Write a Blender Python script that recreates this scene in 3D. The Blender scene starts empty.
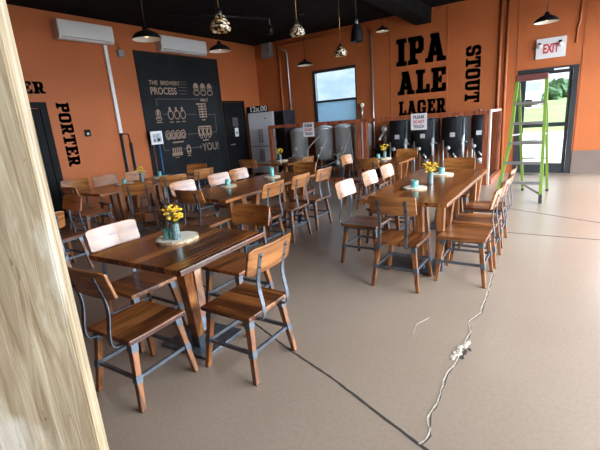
import bpy, bmesh, math, random
from mathutils import Vector, Matrix
random.seed(7)
S = bpy.context.scene
COL = S.collection
PI = math.pi
R = math.radians

# ------------------------------------------------------------------ materials
def mat(name, col, rough=.5, metal=0., coat=0., spec=.5, var=0., vscale=6., bump=0., emit=None, estr=1.):
    m = bpy.data.materials.new(name); m.use_nodes = True
    nt = m.node_tree; b = nt.nodes['Principled BSDF']
    b.inputs['Base Color'].default_value = (*col, 1)
    b.inputs['Roughness'].default_value = rough
    b.inputs['Metallic'].default_value = metal
    b.inputs['Coat Weight'].default_value = coat
    b.inputs['Specular IOR Level'].default_value = spec
    if emit:
        b.inputs['Emission Color'].default_value = (*emit, 1); b.inputs['Emission Strength'].default_value = estr
    tc = nt.nodes.new('ShaderNodeTexCoord')
    n = nt.nodes.new('ShaderNodeTexNoise'); n.inputs['Scale'].default_value = vscale; n.inputs['Detail'].default_value = 4
    nt.links.new(tc.outputs['Object'], n.inputs['Vector'])
    if var:
        r = nt.nodes.new('ShaderNodeValToRGB')
        r.color_ramp.elements[0].position = .3; r.color_ramp.elements[1].position = .7
        r.color_ramp.elements[0].color = (*[max(0, c*(1-var)) for c in col], 1)
        r.color_ramp.elements[1].color = (*[min(1, c*(1+var)) for c in col], 1)
        nt.links.new(n.outputs['Fac'], r.inputs['Fac']); nt.links.new(r.outputs['Color'], b.inputs['Base Color'])
    if bump:
        bp = nt.nodes.new('ShaderNodeBump'); bp.inputs['Strength'].default_value = bump; bp.inputs['Distance'].default_value = .01
        nt.links.new(n.outputs['Fac'], bp.inputs['Height']); nt.links.new(bp.outputs['Normal'], b.inputs['Normal'])
    return m

def wood(name, dark, mid, light, stretch, rough=.32, coat=.3, plank=None, scale=1.):
    """grain stretched along one local axis; plank=(axis,width) adds glued boards"""
    m = bpy.data.materials.new(name); m.use_nodes = True
    nt = m.node_tree; L = nt.links.new; N = nt.nodes.new
    b = nt.nodes['Principled BSDF']
    b.inputs['Roughness'].default_value = rough; b.inputs['Coat Weight'].default_value = coat
    b.inputs['Coat Roughness'].default_value = .22
    tc = N('ShaderNodeTexCoord'); oi = N('ShaderNodeObjectInfo')
    add = N('ShaderNodeVectorMath'); add.operation = 'ADD'
    sc = N('ShaderNodeVectorMath'); sc.operation = 'SCALE'; sc.inputs[0].default_value = (7.3, 3.1, 5.7)
    L(oi.outputs['Random'], sc.inputs['Scale'])
    L(tc.outputs['Object'], add.inputs[0]); L(sc.outputs[0], add.inputs[1])
    mp = N('ShaderNodeMapping'); mp.inputs['Scale'].default_value = tuple(s*scale for s in stretch)
    L(add.outputs[0], mp.inputs['Vector'])
    vec = mp.outputs[0]
    fac_extra = None
    if plank:
        ax, w = plank
        sx = N('ShaderNodeSeparateXYZ'); L(add.outputs[0], sx.inputs[0])
        dv = N('ShaderNodeMath'); dv.operation = 'DIVIDE'; dv.inputs[1].default_value = w; L(sx.outputs[ax], dv.inputs[0])
        fl = N('ShaderNodeMath'); fl.operation = 'FLOOR'; L(dv.outputs[0], fl.inputs[0])
        wn = N('ShaderNodeTexWhiteNoise'); wn.noise_dimensions = '1D'; L(fl.outputs[0], wn.inputs['W'])
        off = N('ShaderNodeVectorMath'); off.operation = 'SCALE'; off.inputs[0].default_value = (11, 17, 13)
        L(wn.outputs['Value'], off.inputs['Scale'])
        a2 = N('ShaderNodeVectorMath'); a2.operation = 'ADD'; L(vec, a2.inputs[0]); L(off.outputs[0], a2.inputs[1]); vec = a2.outputs[0]
        fac_extra = wn.outputs['Value']
    n = N('ShaderNodeTexNoise'); n.inputs['Scale'].default_value = 1.; n.inputs['Detail'].default_value = 6; n.inputs['Distortion'].default_value = .6
    L(vec, n.inputs['Vector'])
    f = n.outputs['Fac']
    if fac_extra is not None:
        mm = N('ShaderNodeMath'); mm.operation = 'MULTIPLY_ADD'; mm.inputs[1].default_value = .3; L(fac_extra, mm.inputs[0]); 
        sb = N('ShaderNodeMath'); sb.operation = 'SUBTRACT'; sb.inputs[1].default_value = .15; L(f, sb.inputs[0]); L(sb.outputs[0], mm.inputs[2]); f = mm.outputs[0]
    r = N('ShaderNodeValToRGB'); e = r.color_ramp.elements
    e[0].position = .36; e[0].color = (*dark, 1); e[1].position = .66; e[1].color = (*light, 1)
    x = r.color_ramp.elements.new(.5); x.color = (*mid, 1)
    L(f, r.inputs['Fac']); L(r.outputs['Color'], b.inputs['Base Color'])
    return m

M = {}
D_, M_, L_ = (.070, .019, .005), (.195, .060, .014), (.33, .118, .029)
M['seat'] = wood('chair seat wood', D_, M_, L_, (34, 2.6, 34), plank=(0, .1))
M['back'] = wood('chair back wood', (.16, .054, .014), (.285, .103, .025), (.41, .168, .044), (2.0, 20, 26), rough=.28, coat=.7)
M['leg'] = wood('chair leg wood', (.085, .026, .008), (.20, .068, .019), (.32, .125, .037), (26, 26, 3))
M['top'] = wood('table top wood', (.055, .015, .004), (.18, .055, .013), (.34, .122, .031), (38, 1.5, 38), rough=.25, coat=.5, plank=(0, .115))
M['tleg'] = wood('table leg wood', (.12, .038, .011), (.25, .088, .026), (.38, .155, .048), (26, 26, 3))
M['steel'] = mat('blue grey steel', (.115, .13, .15), .42, .65, var=.25, vscale=14)
M['bolt'] = mat('dark bolt steel', (.03, .03, .035), .4, .8)
M['post'] = wood('rough timber', (.20, .145, .085), (.43, .335, .205), (.58, .48, .32), (13, 13, 2.2), rough=.8, coat=0)
M['orange'] = mat('orange wall paint', (.46, .128, .038), .6, spec=.3, var=.07, vscale=1.2, bump=.04)
M['orangep'] = mat('orange painted steel', (.45, .135, .045), .5)
M['black'] = mat('black paint', (.008, .008, .0085), .6, spec=.12, var=.3, vscale=2)
M['blackm'] = mat('black metal', (.01, .01, .011), .35, .3)
M['ceil'] = mat('black ceiling paint', (.008, .008, .0085), .9, spec=.1, var=.4, vscale=3)
M['board'] = mat('black board paint', (.008, .009, .0105), .6, spec=.2, var=.5, vscale=1.6)
M['letter'] = mat('black lettering paint', (.014, .012, .013), .6)
M['chalk'] = mat('tan lettering paint', (.36, .25, .185), .7, spec=.2)
M['chalkmid'] = mat('faded lettering paint', (.22, .16, .125), .7, spec=.2)
M['chalkdim'] = mat('pale grey line paint', (.13, .115, .105), .7, spec=.2)
M['white'] = mat('white plastic', (.78, .78, .77), .4)
M['paper'] = mat('white sign card', (.82, .81, .82), .5)
M['red'] = mat('red lettering', (.62, .05, .07), .5)
M['grey'] = mat('grey steel box', (.24, .25, .27), .45, .5)
M['galv'] = mat('galvanised conduit', (.55, .56, .56), .35, .7)
M['stainless'] = mat('stainless steel', (.84, .84, .83), .24, .4)
M['fridge'] = mat('brushed stainless steel', (.86, .87, .89), .45, .1, var=.04, vscale=5)
M['jacket'] = mat('black tank jacket', (.024, .025, .031), .6, spec=.3, var=.4, vscale=4, bump=.1)
M['redwood'] = wood('red stained timber', (.16, .04, .018), (.33, .085, .035), (.46, .14, .06), (20, 20, 2), rough=.45, coat=.1)
M['concrete'] = None
M['teal'] = mat('teal pressed glass', (.13, .40, .37), .12, spec=.8, var=.35, vscale=60)
M['greyglass'] = mat('grey green ribbed glass', (.11, .18, .18), .15, spec=.8, var=.5, vscale=40)
M['wax'] = mat('mint candle wax', (.55, .83, .76), .5)
M['slice'] = mat('pale sanded wood slice', (.88, .82, .68), .6, var=.06, vscale=20)
M['bark'] = mat('flaky bark', (.60, .47, .30), .9, var=.6, vscale=60)
M['yellow'] = mat('yellow petals', (.86, .52, .03), .6, var=.25, vscale=40)
M['stem'] = mat('green brown stem', (.10, .12, .03), .7)
M['green'] = mat('lime green fibreglass', (.15, .25, .03), .45)
M['alu'] = mat('dull aluminium', (.30, .29, .28), .4, .7)
M['redcap'] = mat('red brown ladder cap', (.14, .04, .032), .5)
M['rubber'] = mat('black rubber', (.02, .02, .02), .8)
M['frame'] = mat('dark grey door frame', (.034, .039, .044), .4, .3)
M['wframe'] = mat('black window frame', (.02, .022, .026), .4)
M['wains'] = mat('grey brown wainscot paint', (.17, .125, .10), .6, var=.08, vscale=2)
M['hose'] = mat('clear braided hose', (.62, .62, .60), .3)
M['joint'] = mat('dark joint filler and crack shade', (.035, .028, .024), .9)
M['crackm'] = mat('broken pale cement', (.50, .42, .33), .95, var=.4, vscale=60)
M['scratch'] = mat('pale scratched concrete', (.42, .34, .26), .8)
M['insul'] = mat('black foam insulation', (.012, .012, .014), .7)
M['bluepole'] = mat('blue enamel', (.03, .13, .34), .35)
M['brownpole'] = mat('brown enamel', (.16, .06, .04), .4)
M['pict'] = mat('pale grey print', (.42, .46, .50), .6, var=.5, vscale=12)
M['shadein'] = mat('white enamel', (.85, .82, .78), .35)
M['bulb'] = mat('warm bulb glass', (.9, .8, .6), .2, emit=(1, .75, .45), estr=1.5)
M['brass'] = mat('brass', (.55, .36, .12), .3, .9)
M['grass'] = mat('meadow grass', (.15, .21, .05), .9, var=.35, vscale=.25)
M['leaf'] = mat('dark leaves', (.028, .07, .02), .8, var=.5, vscale=3)
M['trunk'] = mat('bark brown', (.12, .08, .05), .9)
M['pave'] = mat('pale concrete paving', (.62, .61, .58), .9, var=.06, vscale=.5)
M['mesh'] = mat('glass mesh', (.3, .3, .3))

def timber_mat():
    m = bpy.data.materials.new('weathered rough timber'); m.use_nodes = True
    nt = m.node_tree; L = nt.links.new; N = nt.nodes.new; b = nt.nodes['Principled BSDF']
    b.inputs['Roughness'].default_value = .85; b.inputs['Specular IOR Level'].default_value = .2
    tc = N('ShaderNodeTexCoord')
    def noise(scale, vec, det=5, dist=0.):
        mp = N('ShaderNodeMapping'); mp.inputs['Scale'].default_value = vec; L(tc.outputs['Object'], mp.inputs[0])
        n = N('ShaderNodeTexNoise'); n.inputs['Scale'].default_value = scale; n.inputs['Detail'].default_value = det; n.inputs['Distortion'].default_value = dist
        L(mp.outputs[0], n.inputs['Vector']); return n.outputs['Fac']
    def ramp(f, stops):
        r = N('ShaderNodeValToRGB'); e = r.color_ramp.elements
        e[0].position, e[0].color = stops[0][0], (*stops[0][1], 1); e[1].position, e[1].color = stops[-1][0], (*stops[-1][1], 1)
        for p, c in stops[1:-1]: x = e.new(p); x.color = (*c, 1)
        L(f, r.inputs[0]); return r.outputs[0]
    def mix(f, a, c):
        x = N('ShaderNodeMix'); x.data_type = 'RGBA'; L(f, x.inputs[0]); L(a, x.inputs[6])
        if isinstance(c, tuple): x.inputs[7].default_value = (*c, 1)
        else: L(c, x.inputs[7])
        return x.outputs[2]
    g = noise(1, (70, 70, 5), 6, .8)
    col = ramp(g, [(.32, (.30, .215, .12)), (.5, (.46, .36, .225)), (.68, (.56, .46, .31))])
    col = mix(ramp(noise(1, (7, 7, 2.5), 4, .5), [(.48, (0, 0, 0)), (.66, (.75, .75, .75))]), col, (.25, .18, .105))
    col = mix(ramp(noise(1, (16, 16, 5), 6), [(.56, (0, 0, 0)), (.68, (.7, .7, .7))]), col, (.66, .60, .49))
    col = mix(ramp(noise(1, (60, 60, 22), 3), [(.70, (0, 0, 0)), (.75, (.7, .7, .7))]), col, (.10, .07, .04))
    L(col, b.inputs['Base Color'])
    bp = N('ShaderNodeBump'); bp.inputs['Strength'].default_value = .4; bp.inputs['Distance'].default_value = .004
    L(g, bp.inputs['Height']); L(bp.outputs['Normal'], b.inputs['Normal'])
    return m
def floor_mat():
    m = bpy.data.materials.new('sealed brown concrete'); m.use_nodes = True
    nt = m.node_tree; L = nt.links.new; N = nt.nodes.new; b = nt.nodes['Principled BSDF']; b.inputs['Specular IOR Level'].default_value = .75
    tc = N('ShaderNodeTexCoord')
    n1 = N('ShaderNodeTexNoise'); n1.inputs['Scale'].default_value = .7; n1.inputs['Detail'].default_value = 5; n1.inputs['Roughness'].default_value = .6
    n2 = N('ShaderNodeTexNoise'); n2.inputs['Scale'].default_value = 45; n2.inputs['Detail'].default_value = 3
    L(tc.outputs['Object'], n1.inputs['Vector']); L(tc.outputs['Object'], n2.inputs['Vector'])
    r = N('ShaderNodeValToRGB'); e = r.color_ramp.elements
    e[0].position = .15; e[0].color = (.265, .195, .143, 1); e[1].position = .85; e[1].color = (.345, .265, .200, 1)
    L(n1.outputs['Fac'], r.inputs['Fac'])
    mx = N('ShaderNodeMix'); mx.data_type = 'RGBA'; mx.blend_type = 'MULTIPLY'; mx.inputs[0].default_value = .25
    r2 = N('ShaderNodeValToRGB'); r2.color_ramp.elements[0].position = .35; r2.color_ramp.elements[0].color = (.55, .55, .55, 1); r2.color_ramp.elements[1].position = .6
    L(n2.outputs['Fac'], r2.inputs['Fac']); L(r.outputs['Color'], mx.inputs[6]); L(r2.outputs['Color'], mx.inputs[7])
    L(mx.outputs[2], b.inputs['Base Color'])
    rr = N('ShaderNodeMapRange'); rr.inputs[3].default_value = .28; rr.inputs[4].default_value = .32
    L(n1.outputs['Fac'], rr.inputs[0]); L(rr.outputs[0], b.inputs['Roughness'])
    bp = N('ShaderNodeBump'); bp.inputs['Strength'].default_value = .12; bp.inputs['Distance'].default_value = .004
    L(n2.outputs['Fac'], bp.inputs['Height']); L(bp.outputs['Normal'], b.inputs['Normal'])
    return m
M['concrete'] = floor_mat(); M['post'] = timber_mat()

def pane_mat(name, tint, gloss=.12, rough=.02):
    m = bpy.data.materials.new(name); m.use_nodes = True
    nt = m.node_tree; N = nt.nodes.new; L = nt.links.new
    nt.nodes.remove(nt.nodes['Principled BSDF'])
    t = N('ShaderNodeBsdfTransparent'); t.inputs[0].default_value = (*tint, 1)
    g = N('ShaderNodeBsdfGlossy'); g.inputs['Roughness'].default_value = rough
    lw = N('ShaderNodeLayerWeight'); lw.inputs['Blend'].default_value = gloss
    mx = N('ShaderNodeMixShader'); L(lw.outputs['Fresnel'], mx.inputs[0]); L(t.outputs[0], mx.inputs[1]); L(g.outputs[0], mx.inputs[2])
    L(mx.outputs[0], nt.nodes['Material Output'].inputs['Surface'])
    return m
M['glass'] = pane_mat('clear acrylic panel', (.93, .94, .94), .12)
M['tint'] = pane_mat('tinted window glass', (.74, .78, .80), .15)
M['doorglass'] = pane_mat('door glass', (.8, .82, .82), .15)
def film_mat():
    m = bpy.data.materials.new('pale blue privacy film'); m.use_nodes = True
    nt = m.node_tree; N = nt.nodes.new; L = nt.links.new
    nt.nodes.remove(nt.nodes['Principled BSDF'])
    t = N('ShaderNodeBsdfTranslucent'); t.inputs[0].default_value = (.27, .36, .42, 1)
    d = N('ShaderNodeBsdfDiffuse'); d.inputs[0].default_value = (.34, .44, .50, 1)
    mx = N('ShaderNodeMixShader'); mx.inputs[0].default_value = .3; L(t.outputs[0], mx.inputs[1]); L(d.outputs[0], mx.inputs[2])
    L(mx.outputs[0], nt.nodes['Material Output'].inputs['Surface'])
    return m
M['film'] = film_mat()
def mosaic_mat():
    m = bpy.data.materials.new('amber and black mosaic glass'); m.use_nodes = True
    nt = m.node_tree; N = nt.nodes.new; L = nt.links.new; b = nt.nodes['Principled BSDF']
    tc = N('ShaderNodeTexCoord'); v = N('ShaderNodeTexVoronoi'); v.inputs['Scale'].default_value = 42
    L(tc.outputs['Object'], v.inputs['Vector'])
    sx = N('ShaderNodeSeparateColor'); L(v.outputs['Color'], sx.inputs[0])
    r = N('ShaderNodeValToRGB'); r.color_ramp.interpolation = 'CONSTANT'; e = r.color_ramp.elements
    e[0].color = (.02, .015, .01, 1); e[1].position = .42; e[1].color = (.75, .62, .42, 1)
    x = e.new(.66); x.color = (.30, .16, .05, 1); x = e.new(.84); x.color = (.85, .80, .68, 1)
    L(sx.outputs[0], r.inputs['Fac']); L(r.outputs['Color'], b.inputs['Base Color']); b.inputs['Roughness'].default_value = .15
    return m
M['mosaic'] = mosaic_mat()

# ------------------------------------------------------------------ mesh builder
class MB:
    def __init__(s): s.v = []; s.f = []; s.sm = []
    def add(s, vs, fs, smooth=False):
        o = len(s.v); s.v += [tuple(v) for v in vs]
        for f in fs: s.f.append([i+o for i in f]); s.sm.append(smooth)
        return s
    def box(s, c, d, rz=0, mtx=None, taper=1.):
        x, y, z = d[0]/2, d[1]/2, d[2]/2
        vs = [Vector((sx*x*(taper if sz > 0 else 1), sy*y*(taper if sz > 0 else 1), sz*z)) for sz in (-1, 1) for sx, sy in ((-1, -1), (1, -1), (1, 1), (-1, 1))]
        m = Matrix.Translation(c) @ (mtx if mtx is not None else Matrix.Rotation(rz, 4, 'Z'))
        return s.add([m @ v for v in vs], [(3, 2, 1, 0), (4, 5, 6, 7), (0, 1, 5, 4), (1, 2, 6, 5), (2, 3, 7, 6), (3, 0, 4, 7)])
    def bb(s, lo, hi): return s.box([(a+b)/2 for a, b in zip(lo, hi)], [b-a for a, b in zip(lo, hi)])
    def bbev(s, lo, hi, r=.004):
        """box with bevelled edges"""
        bm = bmesh.new(); bmesh.ops.create_cube(bm, size=1)
        for v in bm.verts: v.co = Vector([(a+b)/2+(b-a)*t for a, b, t in zip(lo, hi, v.co)])
        bmesh.ops.bevel(bm, geom=list(bm.edges), offset=r, segments=2, affect='EDGES', profile=.5)
        s.frombm(bm); return s
    def frombm(s, bm, smooth=False):
        bm.verts.index_update(); s.add([v.co.copy() for v in bm.verts], [[v.index for v in f.verts] for f in bm.faces], smooth); bm.free(); return s
    def bar(s, a, b, w, h, w2=None, h2=None, up=(0, 0, 1)):
        """square bar from a to b"""
        a, b = Vector(a), Vector(b); d = (b-a).normalized(); u = Vector(up)
        if abs(d.dot(u)) > .98: u = Vector((0, 1, 0))
        r = d.cross(u).normalized(); u = r.cross(d)
        w2 = w if w2 is None else w2; h2 = h if h2 is None else h2
        vs = [p+r*sx*ww/2+u*sy*hh/2 for p, ww, hh in ((a, w, h), (b, w2, h2)) for sx, sy in ((-1, -1), (1, -1), (1, 1), (-1, 1))]
        return s.add(vs, [(3, 2, 1, 0), (4, 5, 6, 7), (0, 1, 5, 4), (1, 2, 6, 5), (2, 3, 7, 6), (3, 0, 4, 7)])
    def leg(s, top, bot, wt, wb):
        """tapering post with horizontal ends"""
        vs = [Vector(p)+Vector((sx*w/2, sy*w/2, 0)) for p, w in ((bot, wb), (top, wt)) for sx, sy in ((-1, -1), (1, -1), (1, 1), (-1, 1))]
        return s.add(vs, [(3, 2, 1, 0), (4, 5, 6, 7), (0, 1, 5, 4), (1, 2, 6, 5), (2, 3, 7, 6), (3, 0, 4, 7)])
    def tube(s, pts, r, n=8, cap=True):
        pts = [Vector(p) for p in pts]; k = len(pts); vs = []; prev = None
        for i, p in enumerate(pts):
            d = (pts[min(i+1, k-1)]-pts[max(i-1, 0)]).normalized()
            if prev is None:
                u = Vector((0, 0, 1)) if abs(d.z) < .9 else Vector((1, 0, 0))
                u = (u-d*u.dot(d)).normalized()
            else: u = (prev-d*prev.dot(d)).normalized()
            prev = u; w = d.cross(u)
            rr = r[i] if isinstance(r, (list, tuple)) else r
            vs += [p+u*math.cos(2*PI*j/n)*rr+w*math.sin(2*PI*j/n)*rr for j in range(n)]
        fs = [(i*n+j, i*n+(j+1) % n, (i+1)*n+(j+1) % n, (i+1)*n+j) for i in range(k-1) for j in range(n)]
        s.add(vs, fs, True)
        if cap:
            o = len(s.v)-len(vs)
            s.f.append([o+j for j in range(n)][::-1]); s.sm.append(False)
            s.f.append([o+(k-1)*n+j for j in range(n)]); s.sm.append(False)
        return s
    def lathe(s, prof, c=(0, 0, 0), n=24, smooth=True, mtx=None, caps=True):
        vs = []
        for r, z in prof:
            for j in range(n):
                a = 2*PI*j/n; v = Vector((r*math.cos(a), r*math.sin(a), z))
                if mtx is not None: v = mtx @ v
                vs.append(v+Vector(c))
        k = len(prof); o = len(s.v)
        s.add(vs, [(i*n+j, i*n+(j+1) % n, (i+1)*n+(j+1) % n, (i+1)*n+j) for i in range(k-1) for j in range(n)], smooth)
        if caps:
            if prof[0][0] > 1e-4: s.f.append([o+j for j in range(n)][::-1]); s.sm.append(False)
            if prof[-1][0] > 1e-4: s.f.append([o+(k-1)*n+j for j in range(n)]); s.sm.append(False)
        return s
    def strip(s, path, w, t, xoff):
        """flat bar of width w (along X) and thickness t following a YZ path"""
        path = [Vector((0, y, z)) for y, z in path]; k = len(path); vs = []
        for i, p in enumerate(path):
            d = (path[min(i+1, k-1)]-path[max(i-1, 0)]).normalized(); nrm = Vector((0, -d.z, d.y))
            for sx, sn in ((-1, -1), (1, -1), (1, 1), (-1, 1)): vs.append(p+Vector((xoff+sx*w/2, 0, 0))+nrm*sn*t/2)
        fs = [(i*4+j, i*4+(j+1) % 4, i*4+4+(j+1) % 4, i*4+4+j) for i in range(k-1) for j in range(4)]
        fs += [(3, 2, 1, 0), ((k-1)*4, (k-1)*4+1, (k-1)*4+2, (k-1)*4+3)]
        return s.add(vs, fs)
    def blob(s, c, r, sub=1, jit=0, sq=(1, 1, 1)):
        bm = bmesh.new(); bmesh.ops.create_icosphere(bm, subdivisions=sub, radius=1)
        for v in bm.verts:
            k = r*(1+random.uniform(-jit, jit)); v.co = Vector((c[0]+v.co.x*k*sq[0], c[1]+v.co.y*k*sq[1], c[2]+v.co.z*k*sq[2]))
        return s.frombm(bm, jit < .1)
    def xf(s, m): s.v = [tuple(m @ Vector(v)) for v in s.v]; return s
    def build(s, name, m, parent=None, bevel=0):
        me = bpy.data.meshes.new(name); me.from_pydata(s.v, [], s.f)
        if m is not None: me.materials.append(m)
        bm = bmesh.new(); bm.from_mesh(me); bmesh.ops.recalc_face_normals(bm, faces=bm.faces); bm.to_mesh(me); bm.free()
        for p, f in zip(me.polygons, s.sm): p.use_smooth = f
        o = bpy.data.objects.new(name, me); COL.objects.link(o)
        if parent: o.parent = parent
        if bevel:
            b = o.modifiers.new('bevel', 'BEVEL'); b.width = bevel; b.segments = 2; b.limit_method = 'ANGLE'; b.angle_limit = R(40)
        return o

def tag(o, label, cat, group=None):
    o['label'] = label; o['category'] = cat
    if group: o['group'] = group
    return o
def thing(name, label, cat, loc=(0, 0, 0), rz=0, group=None):
    o = bpy.data.objects.new(name, None); COL.objects.link(o); o.location = loc; o.rotation_euler = (0, 0, rz); o.empty_display_size = .1
    return tag(o, label, cat, group)
def struct(o): o['kind'] = 'structure'; return o
def dup(root, loc, rz, label, group=None):
    r = root.copy(); COL.objects.link(r); r.location = loc; r.rotation_euler = (0, 0, rz); r['label'] = label
    if group: r['group'] = group
    for ch in root.children:
        c = ch.copy(); COL.objects.link(c); c.parent = r
        for g in ch.children:
            d = g.copy(); COL.objects.link(d); d.parent = c
    return r

# ------------------------------------------------------------------ lettering
def oct_(x0, y0, x1, y1, c):
    return [(x0+c, y0), (x1-c, y0), (x1, y0+c), (x1, y1-c), (x1-c, y1), (x0+c, y1), (x0, y1-c), (x0, y0+c)]
def ringq(o, i, skip=()):
    return [[o[k], o[(k+1) % 8], i[(k+1) % 8], i[k]] for k in range(8) if k not in skip]
def rc(x0, y0, x1, y1): return [(x0, y0), (x1, y0), (x1, y1), (x0, y1)]
def glyph(ch):
    """slab block letters in a unit-high cell: (polygons, width)"""
    if ch == 'I': return [rc(.12, 0, .40, 1), rc(0, 0, .52, .16), rc(0, .84, .52, 1)], .52
    if ch in 'PR':
        o = oct_(.30, .38, .78, 1, .12); i = oct_(.36, .56, .54, .84, .05)
        p = ringq(o, i) + [rc(.10, 0, .36, 1), rc(0, .84, .45, 1), rc(.3, .84, .6, 1)]
        if ch == 'P': p += [rc(0, 0, .48, .16)]; return p, .78
        p += [rc(0, 0, .42, .16), [(.36, .46), (.60, .46), (.84, 0), (.56, 0)], rc(.54, 0, .88, .16)]; return p, .88
    if ch == 'A':
        return [[(.08, 0), (.32, 0), (.56, 1), (.34, 1)], [(.62, 0), (.90, 0), (.62, 1), (.38, 1)], rc(.22, .22, .76, .38), rc(0, 0, .38, .15), rc(.56, 0, .98, .15), rc(.24, .86, .62, 1)], .98
    if ch == 'L': return [rc(.10, 0, .38, 1), rc(0, .84, .50, 1), rc(0, 0, .76, .16), rc(.60, 0, .76, .36)], .76
    if ch == 'E': return [rc(.10, 0, .38, 1), rc(0, .84, .76, 1), rc(0, 0, .78, .16), rc(.60, 0, .78, .34), rc(.58, .68, .76, 1), rc(.3, .43, .56, .59), rc(.46, .36, .56, .66)], .78
    if ch == 'T': return [rc(.28, 0, .56, 1), rc(.14, 0, .70, .15), rc(0, .84, .84, 1), rc(0, .64, .16, 1), rc(.68, .64, .84, 1)], .84
    if ch == 'O': return ringq(oct_(0, 0, .80, 1, .16), oct_(.26, .17, .54, .83, .06)), .80
    if ch == 'G': return ringq(oct_(0, 0, .80, 1, .16), oct_(.26, .17, .54, .83, .06), (2,)) + [rc(.56, .60, .80, .84), rc(.54, 0.08, .80, .46), rc(.42, .34, .86, .48)], .86
    if ch == 'U': return [rc(.08, .2, .34, 1), rc(.56, .2, .82, 1), rc(0, .85, .42, 1), rc(.48, .85, .90, 1), [(.08, .2), (.34, .2), (.42, .16), (.24, 0)], [(.56, .2), (.82, .2), (.66, 0), (.48, .16)], rc(.24, 0, .66, .18)], .90
    if ch == 'S':
        o1 = oct_(0, .42, .78, 1, .14); i1 = oct_(.26, .58, .52, .84, .06); o2 = oct_(0, 0, .78, .58, .14); i2 = oct_(.26, .16, .52, .42, .06)
        return ringq(o1, i1, (1, 2)) + ringq(o2, i2, (5, 6)) + [rc(.54, .66, .78, .86), rc(0, .14, .24, .34)], .78
    return [], .4
def word(txt, height, width, depth, m, name, parent, mtx, gap=.1, bold=.022):
    """lettering in the local XY plane, scaled to height x width, lower left at the origin"""
    polys = []; x = 0
    for ch in txt:
        p, w = glyph(ch)
        polys += [[(x+a, b) for a, b in q] for q in p]; x += w+gap
    x -= gap; mb = MB(); polys = [[(a+dx*bold, b*(1-bold)+bold/2+dy*bold/2) for a, b in q] for q in polys for dx, dy in ((-1, 0), (1, 0), (0, 1), (0, -1))]
    for q in polys:
        n = len(q); vs = [(a*width/x, b*height, 0) for a, b in q]+[(a*width/x, b*height, depth) for a, b in q]
        mb.add(vs, [list(range(n))[::-1], [n+i for i in range(n)]]+[[i, (i+1) % n, n+(i+1) % n, n+i] for i in range(n)])
    mb.xf(mtx); return mb.build(name, m, parent)
def text(txt, size, m, name, parent, mtx, width=None, depth=.002, align='LEFT', bold=0.):
    cu = bpy.data.curves.new(name, 'FONT'); cu.body = txt; cu.size = size; cu.extrude = depth; cu.align_x = align; cu.offset = bold; cu.resolution_u = 3
    tmp = bpy.data.objects.new('tmp', cu); COL.objects.link(tmp)
    bpy.context.view_layer.update()
    me = bpy.data.meshes.new_from_object(tmp.evaluated_get(bpy.context.evaluated_depsgraph_get()))
    bpy.data.objects.remove(tmp); bpy.data.curves.remove(cu)
    if width:
        xs = [v.co.x for v in me.vertices]; w0 = max(xs)-min(xs); k = width/w0
        for v in me.vertices: v.co.x *= k
    me.transform(mtx); me.materials.clear(); me.materials.append(m); me.name = name
    o = bpy.data.objects.new(name, me); COL.objects.link(o); o.parent = parent; return o
YB, XL, ZC, XR, YF = 10.75, -8.556, 4.0, 2.4, -3.2
def on_back(x, z, y=YB-.004, rot=0):           # text facing -Y
    return Matrix.Translation((x, y, z)) @ Matrix.Rotation(PI/2, 4, 'X') @ Matrix.Rotation(rot, 4, 'Z')
def on_left(y, z, x=XL+.004, rot=0):           # text facing +X, reading along +Y
    return Matrix.Translation((x, y, z)) @ Matrix.Rotation(PI/2, 4, 'Z') @ Matrix.Rotation(PI/2, 4, 'X') @ Matrix.Rotation(rot, 4, 'Z')

# ------------------------------------------------------------------ room shell
T = .2
floor = struct(MB().bb((XL-T, YF-T, -.2), (XR+T, YB+T, 0)).build('floor', M['concrete']))
ceiling = struct(MB().bb((XL-T, YF-T, ZC), (XR+T, YB+T, ZC+.2)).build('ceiling', M['ceil']))
struct(MB().bb((-3.36, YF, 3.67), (-2.97, YB, ZC)).build('trim_1', M['ceil']))          # ceiling beam
WX0, WX1, WZ0, WZ1 = -6.46, -5.04, 1.45, 2.98                                             # back window
DX0, DX1, DZ1 = -1.02, .12, 2.31                                                        # glass door
wb = MB()
wb.bb((XL-T, YB, 0), (WX0, YB+T, ZC)).bb((WX0, YB, 0), (WX1, YB+T, WZ0)).bb((WX0, YB, WZ1), (WX1, YB+T, ZC))
wb.bb((WX1, YB, 0), (DX0, YB+T, ZC)).bb((DX0, YB, DZ1), (DX1, YB+T, ZC)).bb((DX1, YB, 0), (1.05, YB+T, ZC)).bb((1.05, YB, 0), (XR+T, YB+T, .5)).bb((1.05, YB, 3.2), (XR+T, YB+T, ZC)).bb((2.35, YB, .5), (XR+T, YB+T, 3.2))  # right-end opening is unseen, added so chair backs reflect white sky
wall_back = struct(wb.build('wall_back', M['orange']))
wall_left = struct(MB().bb((XL-T, YF, 0), (XL, YB, ZC)).build('wall_left', M['orange']))
wall_front = struct(MB().bb((XL, YF-T, 0), (XR, YF, ZC)).build('wall_front', M['orange']))
wr = MB().bb((XR, YF-T, 3.4), (XR+T, YB, ZC))
for a, b in ((YF-T, .8), (3.8, 4.2), (7.2, 7.6), (10.3, YB)): wr.bb((XR, a, 0), (XR+T, b, 3.4))
wall_right = struct(wr.build('wall_right', M['orange']))
fr = MB()
for a, b in ((.8, 3.8), (4.2, 7.2), (7.6, 10.3)):
    for k in range(5): y = a+(b-a)*k/4; fr.bb((XR+.06, y-.03, 0), (XR+.11, y+.03, 3.4))
    for z in (.03, 1.1, 2.25, 3.37): fr.bb((XR+.06, a, z-.03), (XR+.11, b, z+.03))
struct(fr.build('trim_2', M['frame']))
struct(MB().bb((DX1+.02, YB-.03, 0), (XR, YB-.002, .50)).build('trim_3', M['wains'], None))

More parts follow.
